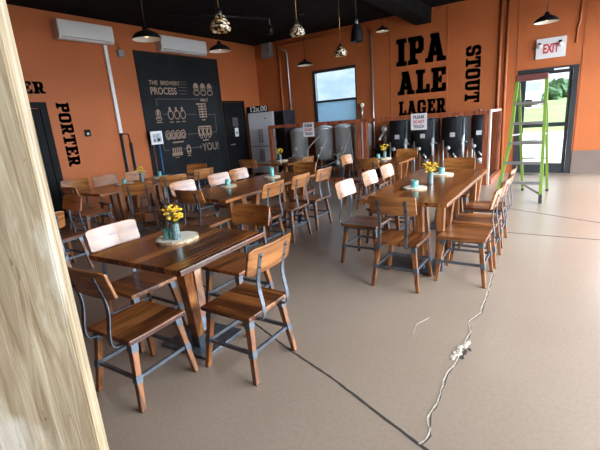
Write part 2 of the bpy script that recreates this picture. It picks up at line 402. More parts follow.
# floor joints, cracks and one painted shadow edge
def ground_strip(pts, w, name, m, z=.0025, jag=0):
    mb = MB(); pp = []
    for i in range(len(pts)-1):
        a, b = Vector(pts[i]), Vector(pts[i+1]); n = max(1, int((b-a).length/.04)) if jag else 1
        for k in range(n): pp.append(a+(b-a)*k/n+Vector((random.uniform(-jag, jag), random.uniform(-jag, jag))))
    pp.append(Vector(pts[-1])); vs = []
    for i, p in enumerate(pp):
        d = (pp[min(i+1, len(pp)-1)]-pp[max(i-1, 0)]).normalized(); nn = Vector((-d.y, d.x))
        ww = w*random.uniform(.6, 1.3) if jag else w
        for sgn in (-1, 1): q = p+nn*sgn*ww/2; vs += [(q.x, q.y, z), (q.x, q.y, -.002)]
    k = len(pp); fs = []
    for i in range(k-1): o = i*4; fs += [(o, o+4, o+6, o+2), (o, o+1, o+5, o+4), (o+2, o+6, o+7, o+3)]
    mb.add(vs, fs); o = mb.build(name, m, floor); return o
ground_strip([(-3.2, 2.66), (-2.11, 2.243), (-1.518, 2.11-.1), (-1.15, 1.89), (-.484, 1.618), (.9, 1.07)], .013, 'floor_joint', M['joint'], jag=.002)
ground_strip([(-.484, 1.62), (-.46, 1.70), (-.50, 1.82), (-.488, 2.0), (-.508, 2.2), (-.478, 2.42), (-.49, 2.6), (-.47, 2.82), (-.52, 2.95), (-.462, 3.15), (-.47, 3.5), (-.5, 4.2)], .007, 'floor_crack_and_shade', M['crackm'], jag=.007)
ground_strip([(-.478, 1.62), (-.454, 1.70), (-.493, 1.82), (-.481, 2.0), (-.501, 2.2), (-.471, 2.42), (-.483, 2.6), (-.463, 2.82), (-.512, 2.95), (-.455, 3.15), (-.463, 3.5), (-.494, 4.2)], .005, 'floor_crack_and_shade', M['joint'], z=.0018, jag=.006)  # dark line paints the shadow along the edge of the pale crack
ground_strip([(-.72, 5.53), (2.3, 5.52)], .012, 'floor_joint', M['joint'])
ground_strip([(-.86, 7.0), (.47, 6.33), (2.3, 5.6)], .012, 'floor_joint', M['joint'], jag=.002)
ground_strip([(-.8, 2.9), (-.86, 2.75), (-.83, 2.6)], .004, 'floor_crack_and_shade', M['scratch'], jag=.004)
pb = MB()
for k in range(30):
    t = random.random(); pb.blob((-.515+random.gauss(0, .010)+.05*t, 2.43+.24*t, .002), random.uniform(.008, .02), 1, .3, (1, 1.5, .35))
pb.build('floor_patch', M['crackm'], floor)
hb = MB()
for k in range(14):
    t = random.random(); hb.blob((-.478+random.gauss(0, .008)+.05*t, 2.45+.17*t, .0005), random.uniform(.008, .017), 1, .3, (1, 1.4, .1))
hb.build('floor_hole', M['joint'], floor)

# window in the back wall
win = struct(MB().bb((WX0, YB-.01, WZ0), (WX0+.09, YB+.12, WZ1)).bb((WX1-.03, YB-.01, WZ0), (WX1, YB+.12, WZ1)).bb((WX0, YB-.012, WZ1-.08), (WX1, YB+.12, WZ1)).bb((WX0, YB-.012, WZ0), (WX1, YB+.12, WZ0+.05)).bb((WX0+.09, YB+.03, 2.06), (WX1-.03, YB+.09, 2.12)).build('window_1', M['wframe']))
MB().bb((WX0+.09, YB+.06, 2.12), (WX1-.03, YB+.066, WZ1-.08)).build('upper_pane', M['tint'], win)
MB().bb((WX0+.09, YB+.05, WZ0+.05), (WX1-.03, YB+.056, 2.06)).build('lower_pane', M['film'], win)
MB().bb((WX0-.03, YB-.06, WZ0-.06), (WX1+.03, YB-.001, WZ0-.001)).build('window_sill', M['redwood'], win)

# glazed door at the right
d1 = struct(MB().bb((DX0, YB-.02, 0), (DX0+.10, YB+.14, DZ1)).bb((DX1-.10, YB-.02, 0), (DX1, YB+.14, DZ1)).bb((DX0, YB-.021, DZ1-.07), (DX1, YB+.14, DZ1)).build('door_1', M['frame']))
lf = MB().bb((DX0+.101, YB+.02, .002), (DX0+.17, YB+.07, DZ1-.071)).bb((DX1-.17, YB+.02, .002), (DX1-.101, YB+.07, DZ1-.071)).bb((DX0+.17, YB+.02, DZ1-.135), (DX1-.17, YB+.07, DZ1-.071)).bb((DX0+.17, YB+.02, .002), (DX1-.17, YB+.07, .22)).bb((DX0+.17, YB+.02, 1.04), (DX1-.17, YB+.07, 1.13))
leaf = lf.build('door_leaf', M['frame'], d1)
MB().bb((DX0+.17, YB+.04, .22), (DX1-.17, YB+.046, DZ1-.135)).build('glass_pane', M['doorglass'], leaf)
MB().bb((DX0+.2, YB-.03, 1.06), (DX1-.2, YB-.005, 1.10)).bb((DX0+.22, YB-.03, 1.06), (DX0+.26, YB+.019, 1.10)).bb((DX1-.26, YB-.03, 1.06), (DX1-.22, YB+.019, 1.10)).build('push_bar', M['frame'], leaf)
MB().bb((DX1-.45, YB-.026, DZ1-.07), (DX1-.18, YB-.022, DZ1-.035)).build('door_sticker', M['paper'], d1)

# black doors in the left wall
d2 = struct(MB().bb((XL-.02, 2.890, 0), (XL+.05, 3.010, 2.31)).bb((XL-.02, 3.930, 0), (XL+.05, 4.060, 2.31)).bb((XL-.02, 2.890, 2.2), (XL+.051, 4.060, 2.31)).build('door_2', M['black']))
lf = MB().bb((XL-.01, 3.015, .01), (XL+.03, 3.140, 2.19)).bb((XL-.01, 3.800, .01), (XL+.03, 3.925, 2.19)).bb((XL-.01, 3.140, .01), (XL+.03, 3.800, .25)).bb((XL-.01, 3.140, 2.07), (XL+.03, 3.800, 2.19)).build('door_leaf', M['black'], d2)
MB().bb((XL+.004, 3.140, .25), (XL+.012, 3.800, 2.07)).build('glass_pane', mat('dark door panel', (.02, .022, .025), .6, spec=.12), lf)
d3 = struct(MB().bb((XL-.02, 8.99, 0), (XL+.04, 9.04, 2.32)).bb((XL-.02, 9.88, 0), (XL+.04, 9.93, 2.32)).bb((XL-.02, 8.99, 2.27), (XL+.041, 9.93, 2.32)).build('door_3', M['black']))
lf = MB().bb((XL-.01, 9.045, .01), (XL+.02, 9.875, 2.265)).build('door_leaf', M['black'], d3)
MB().tube([(XL+.02, 9.14, 1.04), (XL+.08, 9.14, 1.04), (XL+.08, 9.27, 1.04)], .012).build('door_handle', M['galv'], lf)

# painted wall lettering (belongs to the walls)
word('IPA', .66, 1.24, .003, M['letter'], 'wall_lettering', wall_back, on_back(-3.86, 2.76))
word('ALE', .58, 1.22, .003, M['letter'], 'wall_lettering', wall_back, on_back(-3.83, 2.04))
word('LAGER', .36, 1.21, .003, M['letter'], 'wall_lettering', wall_back, on_back(-3.81, 1.52))
word('STOUT', .335, 1.28, .003, M['letter'], 'wall_lettering', wall_back, on_back(-2.15, 2.99, rot=-PI/2))
word('PORTER', .25, 1.27, .003, M['letter'], 'wall_lettering', wall_left, on_left(4.26, 2.30, rot=-PI/2))
word('PORTER', .22, 1.28, .003, M['letter'], 'wall_lettering', wall_left, on_left(2.84, 2.47))
# wall seams, painted conduits
def pipe(pts, r, m, label, name='conduit', cat='pipe', strap=None):
    t = thing(name, label, cat, pts[-1])
    o = MB().tube([Vector(p)-Vector(pts[-1]) for p in pts], r).build('pipe_run', m, t)
    if strap:
        for p in strap:
            MB().box(Vector(p)-Vector(pts[-1]), (r*4.2, .012, .025)).build('pipe_strap', m, t)
    return t
sb = MB()
for x, w in ((-4.02, .02), (-2.575, .02), (.16, .012), (-1.06, .012)): sb.bb((x-w/2, YB-.012, 0.5 if x > 0.12 else (2.4 if x > -1 else 0)), (x+w/2, YB-.001, ZC))
struct(sb.build('trim_4', M['orangep']))
def arc(cx, cz, r, a0, a1, y, n=7): return [(cx+r*math.cos(R(a0+(a1-a0)*k/n)), y, cz+r*math.sin(R(a0+(a1-a0)*k/n))) for k in range(n+1)]
pipe([(-7.60, YB-.03, ZC), (-7.58, YB-.03, 0)], .028, M['orangep'], 'orange painted pipe running ceiling to floor right of the refrigerator')
pipe([(-7.55, YB-.03, 3.80)] + arc(-7.45, 3.55, .15, 90, 0, YB-.03) + [(-7.28, YB-.03, 0.0)], .022, M['galv'], 'bare silver conduit with a bent top beside the orange pipe')
pipe([(-7.50, YB-.05, 3.86)] + [(-6, YB-.05, 3.86), (-4.75, YB-.05, 3.86)] + arc(-4.72, 3.68, .18, 90, 0, YB-.05), .02, M['orangep'], 'orange painted conduit running level under the ceiling above the window')
pipe([(-4.54, YB-.05, 3.66), (-4.52, YB-.05, 1.2), (-4.52, YB-.05, 0)], .022, M['galv'], 'bare silver conduit dropping straight down right of the window')
pipe([(-1.42, YB-.03, ZC), (-1.40, YB-.03, 0)], .03, M['orangep'], 'left one of the twin orange pipes right of STOUT')
pipe([(-1.28, YB-.03, ZC), (-1.26, YB-.03, 0)], .03, M['orangep'], 'right one of the twin orange pipes right of STOUT')
pipe([(.055, YB-.018, ZC), (.06, YB-.018, 3.16), (.03, YB-.018, 3.04), (.03, YB-.018, 2.73)], .017, M['orangep'], 'short orange conduit with a kink up the wall right of the exit sign')
t = thing('vent_pipe', 'short pale capped pipe on the orange wall between window and silver conduit', 'pipe', (-4.86, YB-.06, 1.5))
MB().tube([(0, 0, 0), (0, 0, .35)], .03).build('pipe_run', M['galv'], t)
MB().blob((0, 0, .38), .065, 2).build('pipe_cap', M['slice'], t)

# ------------------------------------------------------------------ foreground post
Rp, Bp = Vector((-.7780, .3405)), Vector((-.650, .268))
d = (Rp-Bp).normalized(); q = Vector((d.y*-1, d.x)) if False else Vector((-.469, -.883))
c4 = [Bp, Rp, Rp+q*.30, Bp+q*.30]
bm = bmesh.new(); vs = [bm.verts.new((p.x, p.y, 0)) for p in c4]; f = bm.faces.new(vs)
ex = bmesh.ops.extrude_face_region(bm, geom=[f]); bmesh.ops.translate(bm, vec=(0, 0, ZC-.002), verts=[v for v in ex['geom'] if isinstance(v, bmesh.types.BMVert)])
bmesh.ops.bevel(bm, geom=[e for e in bm.edges if abs(e.verts[0].co.z-e.verts[1].co.z) > 1], offset=.003, segments=2, affect='EDGES')
mb = MB().frombm(bm); o = Vector((-.75, .2, 0)); mb.v = [tuple(Vector(v)-o+Vector((.0030, .0066, 0))*(v[2]-1.15)) for v in mb.v]
post = mb.build('timber_post', M['post']); post.location = o
tag(post, 'rough pale timber post close up at the left edge', 'post')

# ------------------------------------------------------------------ chair
CG = 'wood and steel dining chairs'
def make_chair():
    t = thing('dining_chair', '', 'chair', group=CG)
    # seat, lightly dished
    bm = bmesh.new(); nx, ny = 12, 10; W, Dp, z0, z1 = .43, .42, .425, .455
    g = []
    for lay in (0, 1):
        rows = []
        for j in range(ny+1):
            v = j/ny*2-1; row = []
            for i in range(nx+1):
                u = i/nx*2-1
                x = u*W/2*(1-.03*(v < 0)*v*v); y = v*Dp/2
                z = z0 if lay == 0 else z1-.006*(1-u*u)*(1-v*v)
                row.append(bm.verts.new((x, y, z)))
            rows.append(row)
        g.append(rows)
    for j in range(ny):
        for i in range(nx):
            bm.faces.new((g[1][j][i], g[1][j][i+1], g[1][j+1][i+1], g[1][j+1][i])); bm.faces.new((g[0][j+1][i], g[0][j+1][i+1], g[0][j][i+1], g[0][j][i]))
    for i in range(nx):
        for j in (0, ny): bm.faces.new((g[0][j][i], g[0][j][i+1], g[1][j][i+1], g[1][j][i]))
    for j in range(ny):
        for i in (0, nx): bm.faces.new((g[0][j][i], g[0][j+1][i], g[1][j+1][i], g[1][j][i]))
    MB().frombm(bm).build('seat', M['seat'], t, bevel=.005)
    # backrest: curved board leaning back
    bm = bmesh.new(); n = 12; g = []
    zb, zt, th = .725, .902, .018
    for k in range(n+1):
        u = k/n*2-1; x = u*.215; cv = -.028*(1-u*u)
        col = []
        for (z, f) in ((zb, 0), (zb, 1), (zt, 1), (zt, 0)):
            zz = z
            if abs(u) > .93: zz += .012 if z == zb else -.012
            y = -.215-(zz-zb)*.26+cv-(th if f == 0 else 0)
            col.append(bm.verts.new((x, y, zz)))
        g.append(col)
    for k in range(n):
        for a in range(4): bm.faces.new((g[k][a], g[k+1][a], g[k+1][(a+1) % 4], g[k][(a+1) % 4]))
    bm.faces.new(g[0]); bm.faces.new(g[n][::-1])
    b = MB().frombm(bm).build('backrest', M['back'], t, bevel=.004)
    # hand slot
    yb = -.215-.08*.26-.028
    sl = MB()
    for y in (yb+.0005, yb-th-.0005): 
        sl.box((0, y, .822), (.055, .003, .006), mtx=Matrix.Rotation(R(-14.6)*-1, 4, 'X'))
    sl.build('hand_slot', M['bolt'], b)
    # legs with steel corner and sleeve
    for sx in (-1, 1):
        for sy in (-1, 1):
            top, bot = Vector((sx*.165, sy*.165, .425)), Vector((sx*.218, sy*.216, 0))
            at = lambda z: bot+(top-bot)*(z/.425)
            l = MB().leg(top, bot, .042, .030).build('leg', M['leg'], t, bevel=.002)
            MB().leg(at(.4252), at(.365), .047, .046).build('leg_bracket', M['steel'], l)
            MB().leg(at(.225), at(.175), .042, .0405).build('leg_sleeve', M['steel'], l)
            MB().leg(at(.004), (bot.x, bot.y, 0), .031, .031).build('leg_glide', M['rubber'], l)
    c = lambda sx, sy, z: Vector((sx*.218, sy*.216, 0))+(Vector((sx*.165, sy*.165, .425))-Vector((sx*.218, sy*.216, 0)))*(z/.425)
    for a, b2 in (((-1, -1), (1, -1)), ((-1, 1), (1, 1)), ((-1, -1), (-1, 1)), ((1, -1), (1, 1))):
        MB().bar(c(*a, .2), c(*b2, .2), .018, .022).build('stretcher', M['steel'], t)
    for a, b2 in (((-1, -1), (-1, 1)), ((1, -1), (1, 1))):
        MB().bar(c(*a, .412), c(*b2, .412), .016, .022).build('seat_rail', M['steel'], t)
    # s-curved flat bars
    for sx in (-1, 1):
        path = [(-.10, .417), (-.16, .417), (-.215, .417), (-.245, .423), (-.262, .44), (-.268, .47), (-.264, .52), (-.254, .57), (-.245, .62), (-.243, .67), (-.248, .71), (-.257, .75), (-.272, .81), (-.286, .865)]
        br = MB().strip(path, .030, .008, sx*.125).build('back_bracket', M['steel'], t, bevel=.0015)
        bo = MB()
        for z in (.77, .84):
            y = -.261-(z-.765)*.26-.006; bo.tube([(sx*.125, y+.006, z), (sx*.125, y-.004, z-.001)], .0065, 8)
        bo.build('bolts', M['bolt'], br)
    return t
chair = make_chair(); chair_used = [False]
def put(x, y, face, label):
    """face: direction the sitter looks, degrees from +Y counter-clockwise"""
    rz = R(face)
    if not chair_used[0]:
        chair_used[0] = True; chair.location = (x, y, 0); chair.rotation_euler = (0, 0, rz); chair['label'] = label; return chair
    return dup(chair, (x, y, 0), rz, label)
NX, PX, NY, PY = 90, -90, 180, 0
# front square table
put(-2.20, 1.30, PY+2, 'wooden chair nearest the camera beside the timber post, back to us')
put(-1.735, 1.82, NX, 'nearest chair at the right of the front square table, orange-lit back to us')
put(-2.31, 2.37, NY, 'chair tucked in at the far side of the front square table, brown back')
put(-2.76, 1.72, PX-1, 'chair left of the front square table with a glaring white back')
# middle long table
put(-3.20, 3.81, NX, 'nearest of three orange-lit chairs along the right of the middle long table')
put(-3.20, 4.43, NX, 'second of three orange-lit chairs along the right of the middle long table')
put(-3.19, 5.04, NX, 'farthest of three orange-lit chairs along the right of the middle long table')
put(-4.21, 3.69, PX-2, 'nearest of three pale backs along the left of the middle long table')
put(-4.21, 4.40, PX-4, 'middle of three pale backs along the left of the middle long table')
put(-4.25, 4.93, PX, 'farthest of three pale backs along the left of the middle long table')
put(-3.73, 3.40, PY+5, 'dark-backed chair at the near end of the middle long table')
put(-3.70, 5.48, NY, 'dark brown chair at the far end of the middle long table')
# right long table
put(-1.80, 3.98, PX-1, 'nearest of three white-backed chairs left of the right-hand long table')
put(-1.83, 4.74, PX, 'middle of three white-backed chairs left of the right-hand long table')
put(-1.83, 5.34, PX, 'farthest of three white-backed chairs left of the right-hand long table')
put(-1.235, 3.53, PY, 'chair at the near end of the right-hand long table, back to us')
put(-.73, 3.87, NX, 'nearest of three chairs along the right of the right-hand long table')
put(-.72, 4.40, NX+1, 'middle of three chairs along the right of the right-hand long table')
put(-.74, 5.08, NX, 'farthest of three chairs along the right of the right-hand long table')
put(-1.265, 5.84, NY, 'wide brown chair back at the far end of the right-hand long table')
# table by the left wall
put(-5.36, 3.64, 46, 'orange-lit chair turned askew, nearest on the right of the left wall table')
put(-5.48, 4.32, 59, 'second orange-lit chair askew on the right of the left wall table')
put(-5.56, 4.93, 84, 'orange-lit chair before the black board, third right of the left wall table')
put(-6.84, 3.44, PX-26, 'first chair against the left wall under the vertical lettering')
put(-6.73, 4.01, PX-9, 'second chair along the left wall under the vertical lettering, shiny brown back')
put(-6.55, 4.52, PX-8, 'third chair along the left wall, behind the yellow flowers')
put(-6.12, 5.36, NY+25, 'dark chair at the far end of the left wall table before black board')
put(-6.15, 3.24, PY, 'dark chair at the near end of the left wall table, near black door')
# table half hidden by the post
put(-5.08, 2.215, NY, 'dark brown chair facing us beside the timber post, silver bracket lit')
put(-4.46, 1.72, NX, 'orange-lit chair back just peeping out from behind the timber post')
# small tables at the back
put(-5.47, 6.52, PY+4, 'chair before the refrigerator at the back table, near side')
put(-4.47, 6.64, NX, 'orange-lit chair on the right of the back table near the steel tanks')
put(-2.77, 6.46, PY, 'dark chair at the near side of the small table before black tanks')
put(-3.20, 6.80, PX, 'small pale-backed chair alone in front of the steel tanks')
put(-2.60, 7.50, NY, 'brown chair at the far side of the small table before black tanks')

# ------------------------------------------------------------------ tables
def table(cx, cy, sx, sy, rz, peds, label, legs=((.15, -.1, .15, -.14), (.34, -.1, .36, -.14), (.17, .11, .10, .16), (.31, .11, .38, .16)), pdx=0.06, phw=.30):
    t = thing('dining_table', label, 'table', (cx, cy, 0), R(rz), 'walnut-stained dining tables')
    MB().bbev((-sx/2, -sy/2, .722), (sx/2, sy/2, .762), .005).build('tabletop', M['top'], t)
    for py in peds:
        pl = MB().bbev((pdx-phw, py-.215, 0), (pdx+phw, py+.215, .022), .004).build('base_plate', M['steel'], t)
        for bx, by, tx, ty in legs:
            bot = Vector((bx, py+by, .022)); top = Vector((tx, py+ty, .722))
            l = MB().leg(top, bot, .075, .068).build('leg', M['tleg'], t, bevel=.003)
            MB().leg(bot+(top-bot)*.15, bot, .077, .077).build('leg_shoe', M['steel'], l)
    return t
table(-2.405, 1.885, .95, .89, 3, [-.05], 'square wooden table in the foreground with one vase and candle', ((.21, -.09, .38, -.29), (.06, .10, -.12, .26)), .15, .225)
table(-3.74, 4.41, .92, 2.2, 0, [-.55, .62], 'long dark table in the middle with two candle slices', ((.12, -.1, .12, -.14), (.28, -.1, .34, -.14), (.14, .11, .08, .16), (.26, .11, .34, .16)), .035, .268)
table(-1.312, 4.80, .905, 2.24, 0, [-.82, .80], 'long wooden table on the right with vase between two candles', pdx=.06, phw=.30)
table(-6.15, 4.17, .90, 1.98, 0, [-.48, .25], 'wooden table along the orange left wall', pdx=.16, phw=.24)
table(-5.17, 7.12, .94, .94, 0, [0], 'small dark table at the back before refrigerator and steel tanks')
table(-2.82, 7.15, .86, .88, 0, [-.08], 'small table at the back before the black tanks', pdx=.14, phw=.26)
table(-5.13, 1.62, .78, .84, 0, [0], 'table almost hidden behind the timber post')

# ------------------------------------------------------------------ centrepieces
TZ = .7622
def slice_(x, y, r, label):
    t = thing('wood_slice', label, 'coaster', (x, y, TZ), random.uniform(0, 6), 'wood slices on the tables')
    n = 28; rad = [r*random.uniform(.975, 1.02) for _ in range(n)]
    vs = [(rad[k]*.93*math.cos(2*PI*k/n), rad[k]*.93*math.sin(2*PI*k/n), z) for z in (0, .02) for k in range(n)]
    MB().add(vs, [list(range(n))[::-1], [n+k for k in range(n)]]+[[k, (k+1) % n, n+(k+1) % n, n+k] for k in range(n)]).build('slice', M['slice'], t)
    vs = [(rad[k]*s*math.cos(2*PI*k/n), rad[k]*s*math.sin(2*PI*k/n), z) for s, z in ((.9305, 0.0005), (1, .0005), (1.0, .019), (.9305, .0195)) for k in range(n)]
    MB().add(vs, [[a*n+k, a*n+(k+1) % n, ((a+1) % 4)*n+(k+1) % n, ((a+1) % 4)*n+k] for a in range(4) for k in range(n)]).build('bark_edge', M['bark'], t)
    return t
def candle(x, y, z, label, h=.075, w=.034):
    t = thing('candle_jar', label, 'candle', (x, y, z), random.uniform(0, 1.5), 'teal glass candle jars')
    MB().lathe([(w*.9, 0), (w, .005), (w, h), (w-.004, h), (w-.004, .012), (0, .012)], n=16).build('jar', M['teal'], t)
    MB().lathe([(0, h*.55), (w-.006, h*.55), (w-.006, h*.6), (0, h*.6)], n=16).build('wax', M['wax'], t)
    return t
def vase(x, y, z, label, h=.13):
    t = thing('flower_vase', label, 'vase', (x, y, z), R(20), 'ribbed glass vases')
    n = 32; prof = [(.028, 0), (.031, .006), (.031, h), (.027, h), (.027, .02), (0.0, .02)]
    mb = MB().lathe(prof, n=n, smooth=False)
    mb.v = [(vx*(1+.05*(i % n % 2)), vy*(1+.05*(i % n % 2)), vz) for i, (vx, vy, vz) in enumerate(mb.v)]
    mb.build('glass_body', M['greyglass'], t)
    MB().lathe([(.0325, h-.008), (.0345, h-.004), (.0325, h)], n=24, caps=False).build('rim', M['greyglass'], t)
    return t
def bouquet(x, y, z, label, n=30, r=.06):
    t = thing('flower_bouquet', label, 'flowers', (x, y, z), 0, 'yellow flower bunches')
    st = MB(); pts = []
    for k in range(n):
        a = random.uniform(0, 2*PI); rr = r*math.sqrt(random.random())*1.15; pts.append((rr*math.cos(a), rr*math.sin(a), .15+random.uniform(-.02, .105)*(1-.3*rr/r)))
    for p in pts: st.tube([(p[0]*.1, p[1]*.1, .02), (p[0]*.35, p[1]*.35, .11), p], .0013, 5)
    st.build('stems', M['stem'], t)
    for p in pts:
        m2 = MB(); s = random.uniform(.011, .017)
        for k in range(6):
            a = k*PI/3; m2.blob((p[0]+s*.7*math.cos(a), p[1]+s*.7*math.sin(a), p[2]+random.uniform(-.003, .003)), s*.55, 1, .15, (1, 1, .7))
        m2.blob((p[0], p[1], p[2]+.004), s*.6, 1)
        m2.build('blossom', M['yellow'], t)
    return t
def centre(x, y, r, kinds, where):
    slice_(x, y, r, f'pale round wood slice {where}')
slice_(-2.515, 1.955, .165, 'pale wood slice holding vase and candle on the front square table')
candle(-2.548, 1.895, TZ+.02, 'teal candle jar touching the flower vase on front square table')
vase(-2.462, 1.905, TZ+.02, 'grey glass flower vase on the front square table', .125)
bouquet(-2.475, 1.915, TZ+.0405, 'big yellow flower bunch on the front square table', 44, .066)
slice_(-3.98, 4.10, .12, 'pale wood slice at the near end of the middle long table')
candle(-3.98, 4.10, TZ+.02, 'teal candle jar at the near end of the middle long table', .085, .037)
slice_(-3.83, 4.95, .13, 'pale wood slice at the far end of the middle long table')
candle(-3.83, 4.95, TZ+.02, 'taller teal candle jar at the far end of the middle long table', .14, .036)
slice_(-1.37, 4.36, .13, 'pale wood slice at the near end of the right-hand long table')
candle(-1.375, 4.36, TZ+.02, 'teal candle jar at the near end of the right-hand long table', .075, .04)
slice_(-1.335, 5.38, .145, 'pale wood slice at the far end of the right-hand long table')
candle(-1.34, 5.38, TZ+.02, 'teal candle jar at the far end of the right-hand long table', .08, .04)
vase(-1.29, 4.68, TZ, 'glass vase standing between two candles on the right-hand long table', .14)
bouquet(-1.29, 4.68, TZ+.02, 'yellow flower bunch on the right-hand long table', 38, .075)
slice_(-6.27, 3.97, .15, 'pale wood slice at the near end of the left wall table')
candle(-6.27, 3.97, TZ+.02, 'candle jar at the near end of the left wall table', .07, .035)
vase(-6.29, 4.33, TZ, 'dark glass vase on the left wall table', .13)
bouquet(-6.29, 4.33, TZ+.02, 'yellow flower bunch on the left wall table', 30, .07)
slice_(-6.30, 4.73, .15, 'pale wood slice at the far end of the left wall table')
candle(-6.30, 4.73, TZ+.02, 'bright teal candle jar at far end of the left wall table', .09, .036)
slice_(-5.2, 7.12, .14, 'pale wood slice on the back table before the refrigerator')
vase(-5.22, 7.10, TZ+.02, 'pale glass vase on the back table before the refrigerator', .12)
bouquet(-5.22, 7.10, TZ+.04, 'yellow flower bunch on the back table before the refrigerator', 26, .065)
slice_(-2.90, 7.30, .14, 'pale wood slice on the small table before the black tanks')
vase(-2.88, 7.30, TZ+.02, 'glass vase on the small table before the black tanks', .12)
bouquet(-2.88, 7.30, TZ+.04, 'orange yellow flower bunch on small table before the black tanks', 30, .065)
candle(-3.0, 7.27, TZ+.02, 'square blue candle jar beside the vase near the black tanks', .08, .035)

# ------------------------------------------------------------------ left wall: mural board, air conditioners, signs
board = thing('chalkboard', 'tall black mural board titled THE BREWERY PROCESS on the left wall', 'mural', (XL, 7.6, .0))
BY0, BY1 = 6.24, 8.965
MB().bb((.001, BY0-7.6, 0), (.02, BY1-7.6, 3.46)).build('panel', M['board'], board)
def ol(y, z): return Matrix.Translation((.021, y-7.6, z)) @ Matrix.Rotation(PI/2, 4, 'Z') @ Matrix.Rotation(PI/2, 4, 'X')
def line(parent, pts, w=.014, m=None, name='drawn_line'):
    """painted line on the board through (y, z) points"""
    mb = MB()
    for a, b in zip(pts, pts[1:]):
        A = Vector((.0205, a[0]-7.6, a[1])); B = Vector((.0205, b[0]-7.6, b[1])); mb.bar(A, B, w, .002, up=(1, 0, 0))
    return mb.build(name, m or M['chalkdim'], parent)
def figs(parent, name, quads=(), rings=(), m=None, w=.014):
    mb = MB()
    for y0, z0, y1, z1 in quads: mb.bb((.0200, y0-7.6, z0), (.0220, y1-7.6, z1))
    for y, z, ry, rz in rings:
        p = [(y+ry*math.cos(2*PI*k/14), z+rz*math.sin(2*PI*k/14)) for k in range(15)]
        for a, b in zip(p, p[1:]): mb.bar((.021, a[0]-7.6, a[1]), (.021, b[0]-7.6, b[1]), w, .002, up=(1, 0, 0))
    return mb.build(name, m or M['chalk'], parent)
text('THE  BREWERY', .14, M['chalk'], 'title_lettering', board, ol(6.53, 2.71), .95, .001, bold=.002)
text('PROCESS', .235, M['chalk'], 'title_lettering', board, ol(6.53, 2.485), .80, .001, bold=.005)
for z in (2.80, 2.74, 2.66, 2.58, 2.50): line(board, [(7.50 if z > 2.7 else 7.40, z), (7.70, z)], .012)
for y in (8.02, 8.27, 8.52):                                       # three hops
    h = figs(board, 'drawn_hop', [], [(y, 2.54, .10, .07), (y, 2.68, .085, .09)], w=.02)
    mb = MB()
    for k in range(8): a0 = 2*PI*k/8; 
    mb.lathe([(0, 0), (1, 0)], n=14, caps=False); mb.v = [(.0212, y-7.6+.07*v[0], 2.72+.075*v[1]) for v in mb.v]; mb.build('filled_cone', M['chalk'], h)
text('MALT', .11, M['chalk'], 'title_lettering', board, ol(8.13, 2.31), .28, .001, bold=.003)
line(board, [(8.10, 2.37), (6.66, 2.37), (6.66, 2.20)])
figs(board, 'drawn_kettle', [(6.60, 1.90, 6.72, 1.915), (6.63, 1.98, 6.69, 2.10), (6.57, 1.80, 6.75, 1.82)], [(6.66, 2.02, .07, .10), (6.66, 1.90, .085, .05)])
line(board, [(6.80, 2.0), (6.93, 2.0)])
k0 = figs(board, 'drawn_tanks', [(7.0+.2*k, 2.06, 7.06+.2*k, 2.17) for k in range(3)]+[(6.98+.2*k, 1.79, 7.10+.2*k, 1.81) for k in range(3)], [(7.04+.2*k, 1.98, .085, .11) for k in range(3)], w=.022)
line(board, [(7.58, 1.98), (7.92, 1.97)])
figs(board, 'drawn_grain_mill', [(8.02, 1.88+.07*k, 8.30, 1.91+.07*k) for k in range(6)]+[(8.02, 1.88, 8.04, 2.27), (8.27, 1.88, 8.29, 2.24), (8.10, 1.80, 8.22, 1.83), (7.95, 2.22, 8.04, 2.26), (8.12, 1.88, 8.16, 2.24)], [])
line(board, [(8.34, 1.95), (8.62, 1.95), (8.60, 1.46), (8.42, 1.46)])
figs(board, 'drawn_vessels', [(7.92, 1.62, 8.38, 1.65), (8.03, 1.25, 8.25, 1.275), (7.90, 1.38, 7.93, 1.63), (8.06, 1.38, 8.09, 1.63), (8.22, 1.38, 8.25, 1.63), (8.37, 1.38, 8.40, 1.63)], [(7.99+.155*k, 1.50, .055, .09) for k in range(3)]+[(7.99+.155*k, 1.37, .04, .05) for k in range(3)], w=.02)
line(board, [(7.90, 1.46), (7.52, 1.46)])
figs(board, 'drawn_barrels', [(6.97, 1.27, 7.33, 1.30)]+[(6.80, 1.38, 7.42, 1.395)], [(6.86+.165*k, 1.48, .075, .11) for k in range(4)]+[(6.86+.165*k, 1.47, .035, .06) for k in range(4)], w=.02)
line(board, [(6.655, 1.36), (6.68, 1.11), (6.86, 1.11)])
figs(board, 'drawn_bottles', [(6.93+.065*k, .95, 6.965+.065*k, 1.15) for k in range(5)]+[(6.90, .94, 7.24, 1.02), (6.98, .89, 7.12, .905)], [])
line(board, [(7.27, 1.10), (7.38, 1.10)]); 
figs(board, 'drawn_can', [(7.42, 1.0, 7.52, 1.03), (7.42, 1.1, 7.52, 1.13), (7.40, .89, 7.52, .905)], [(7.47, 1.06, .065, .12)], w=.025)
line(board, [(7.56, 1.09), (7.94, 1.09)]); line(board, [(7.88, 1.13), (7.95, 1.09), (7.88, 1.05)], .02)
text('YOU!', .30, M['chalkmid'], 'title_lettering', board, ol(7.98, .97), .62, .001, bold=.002)
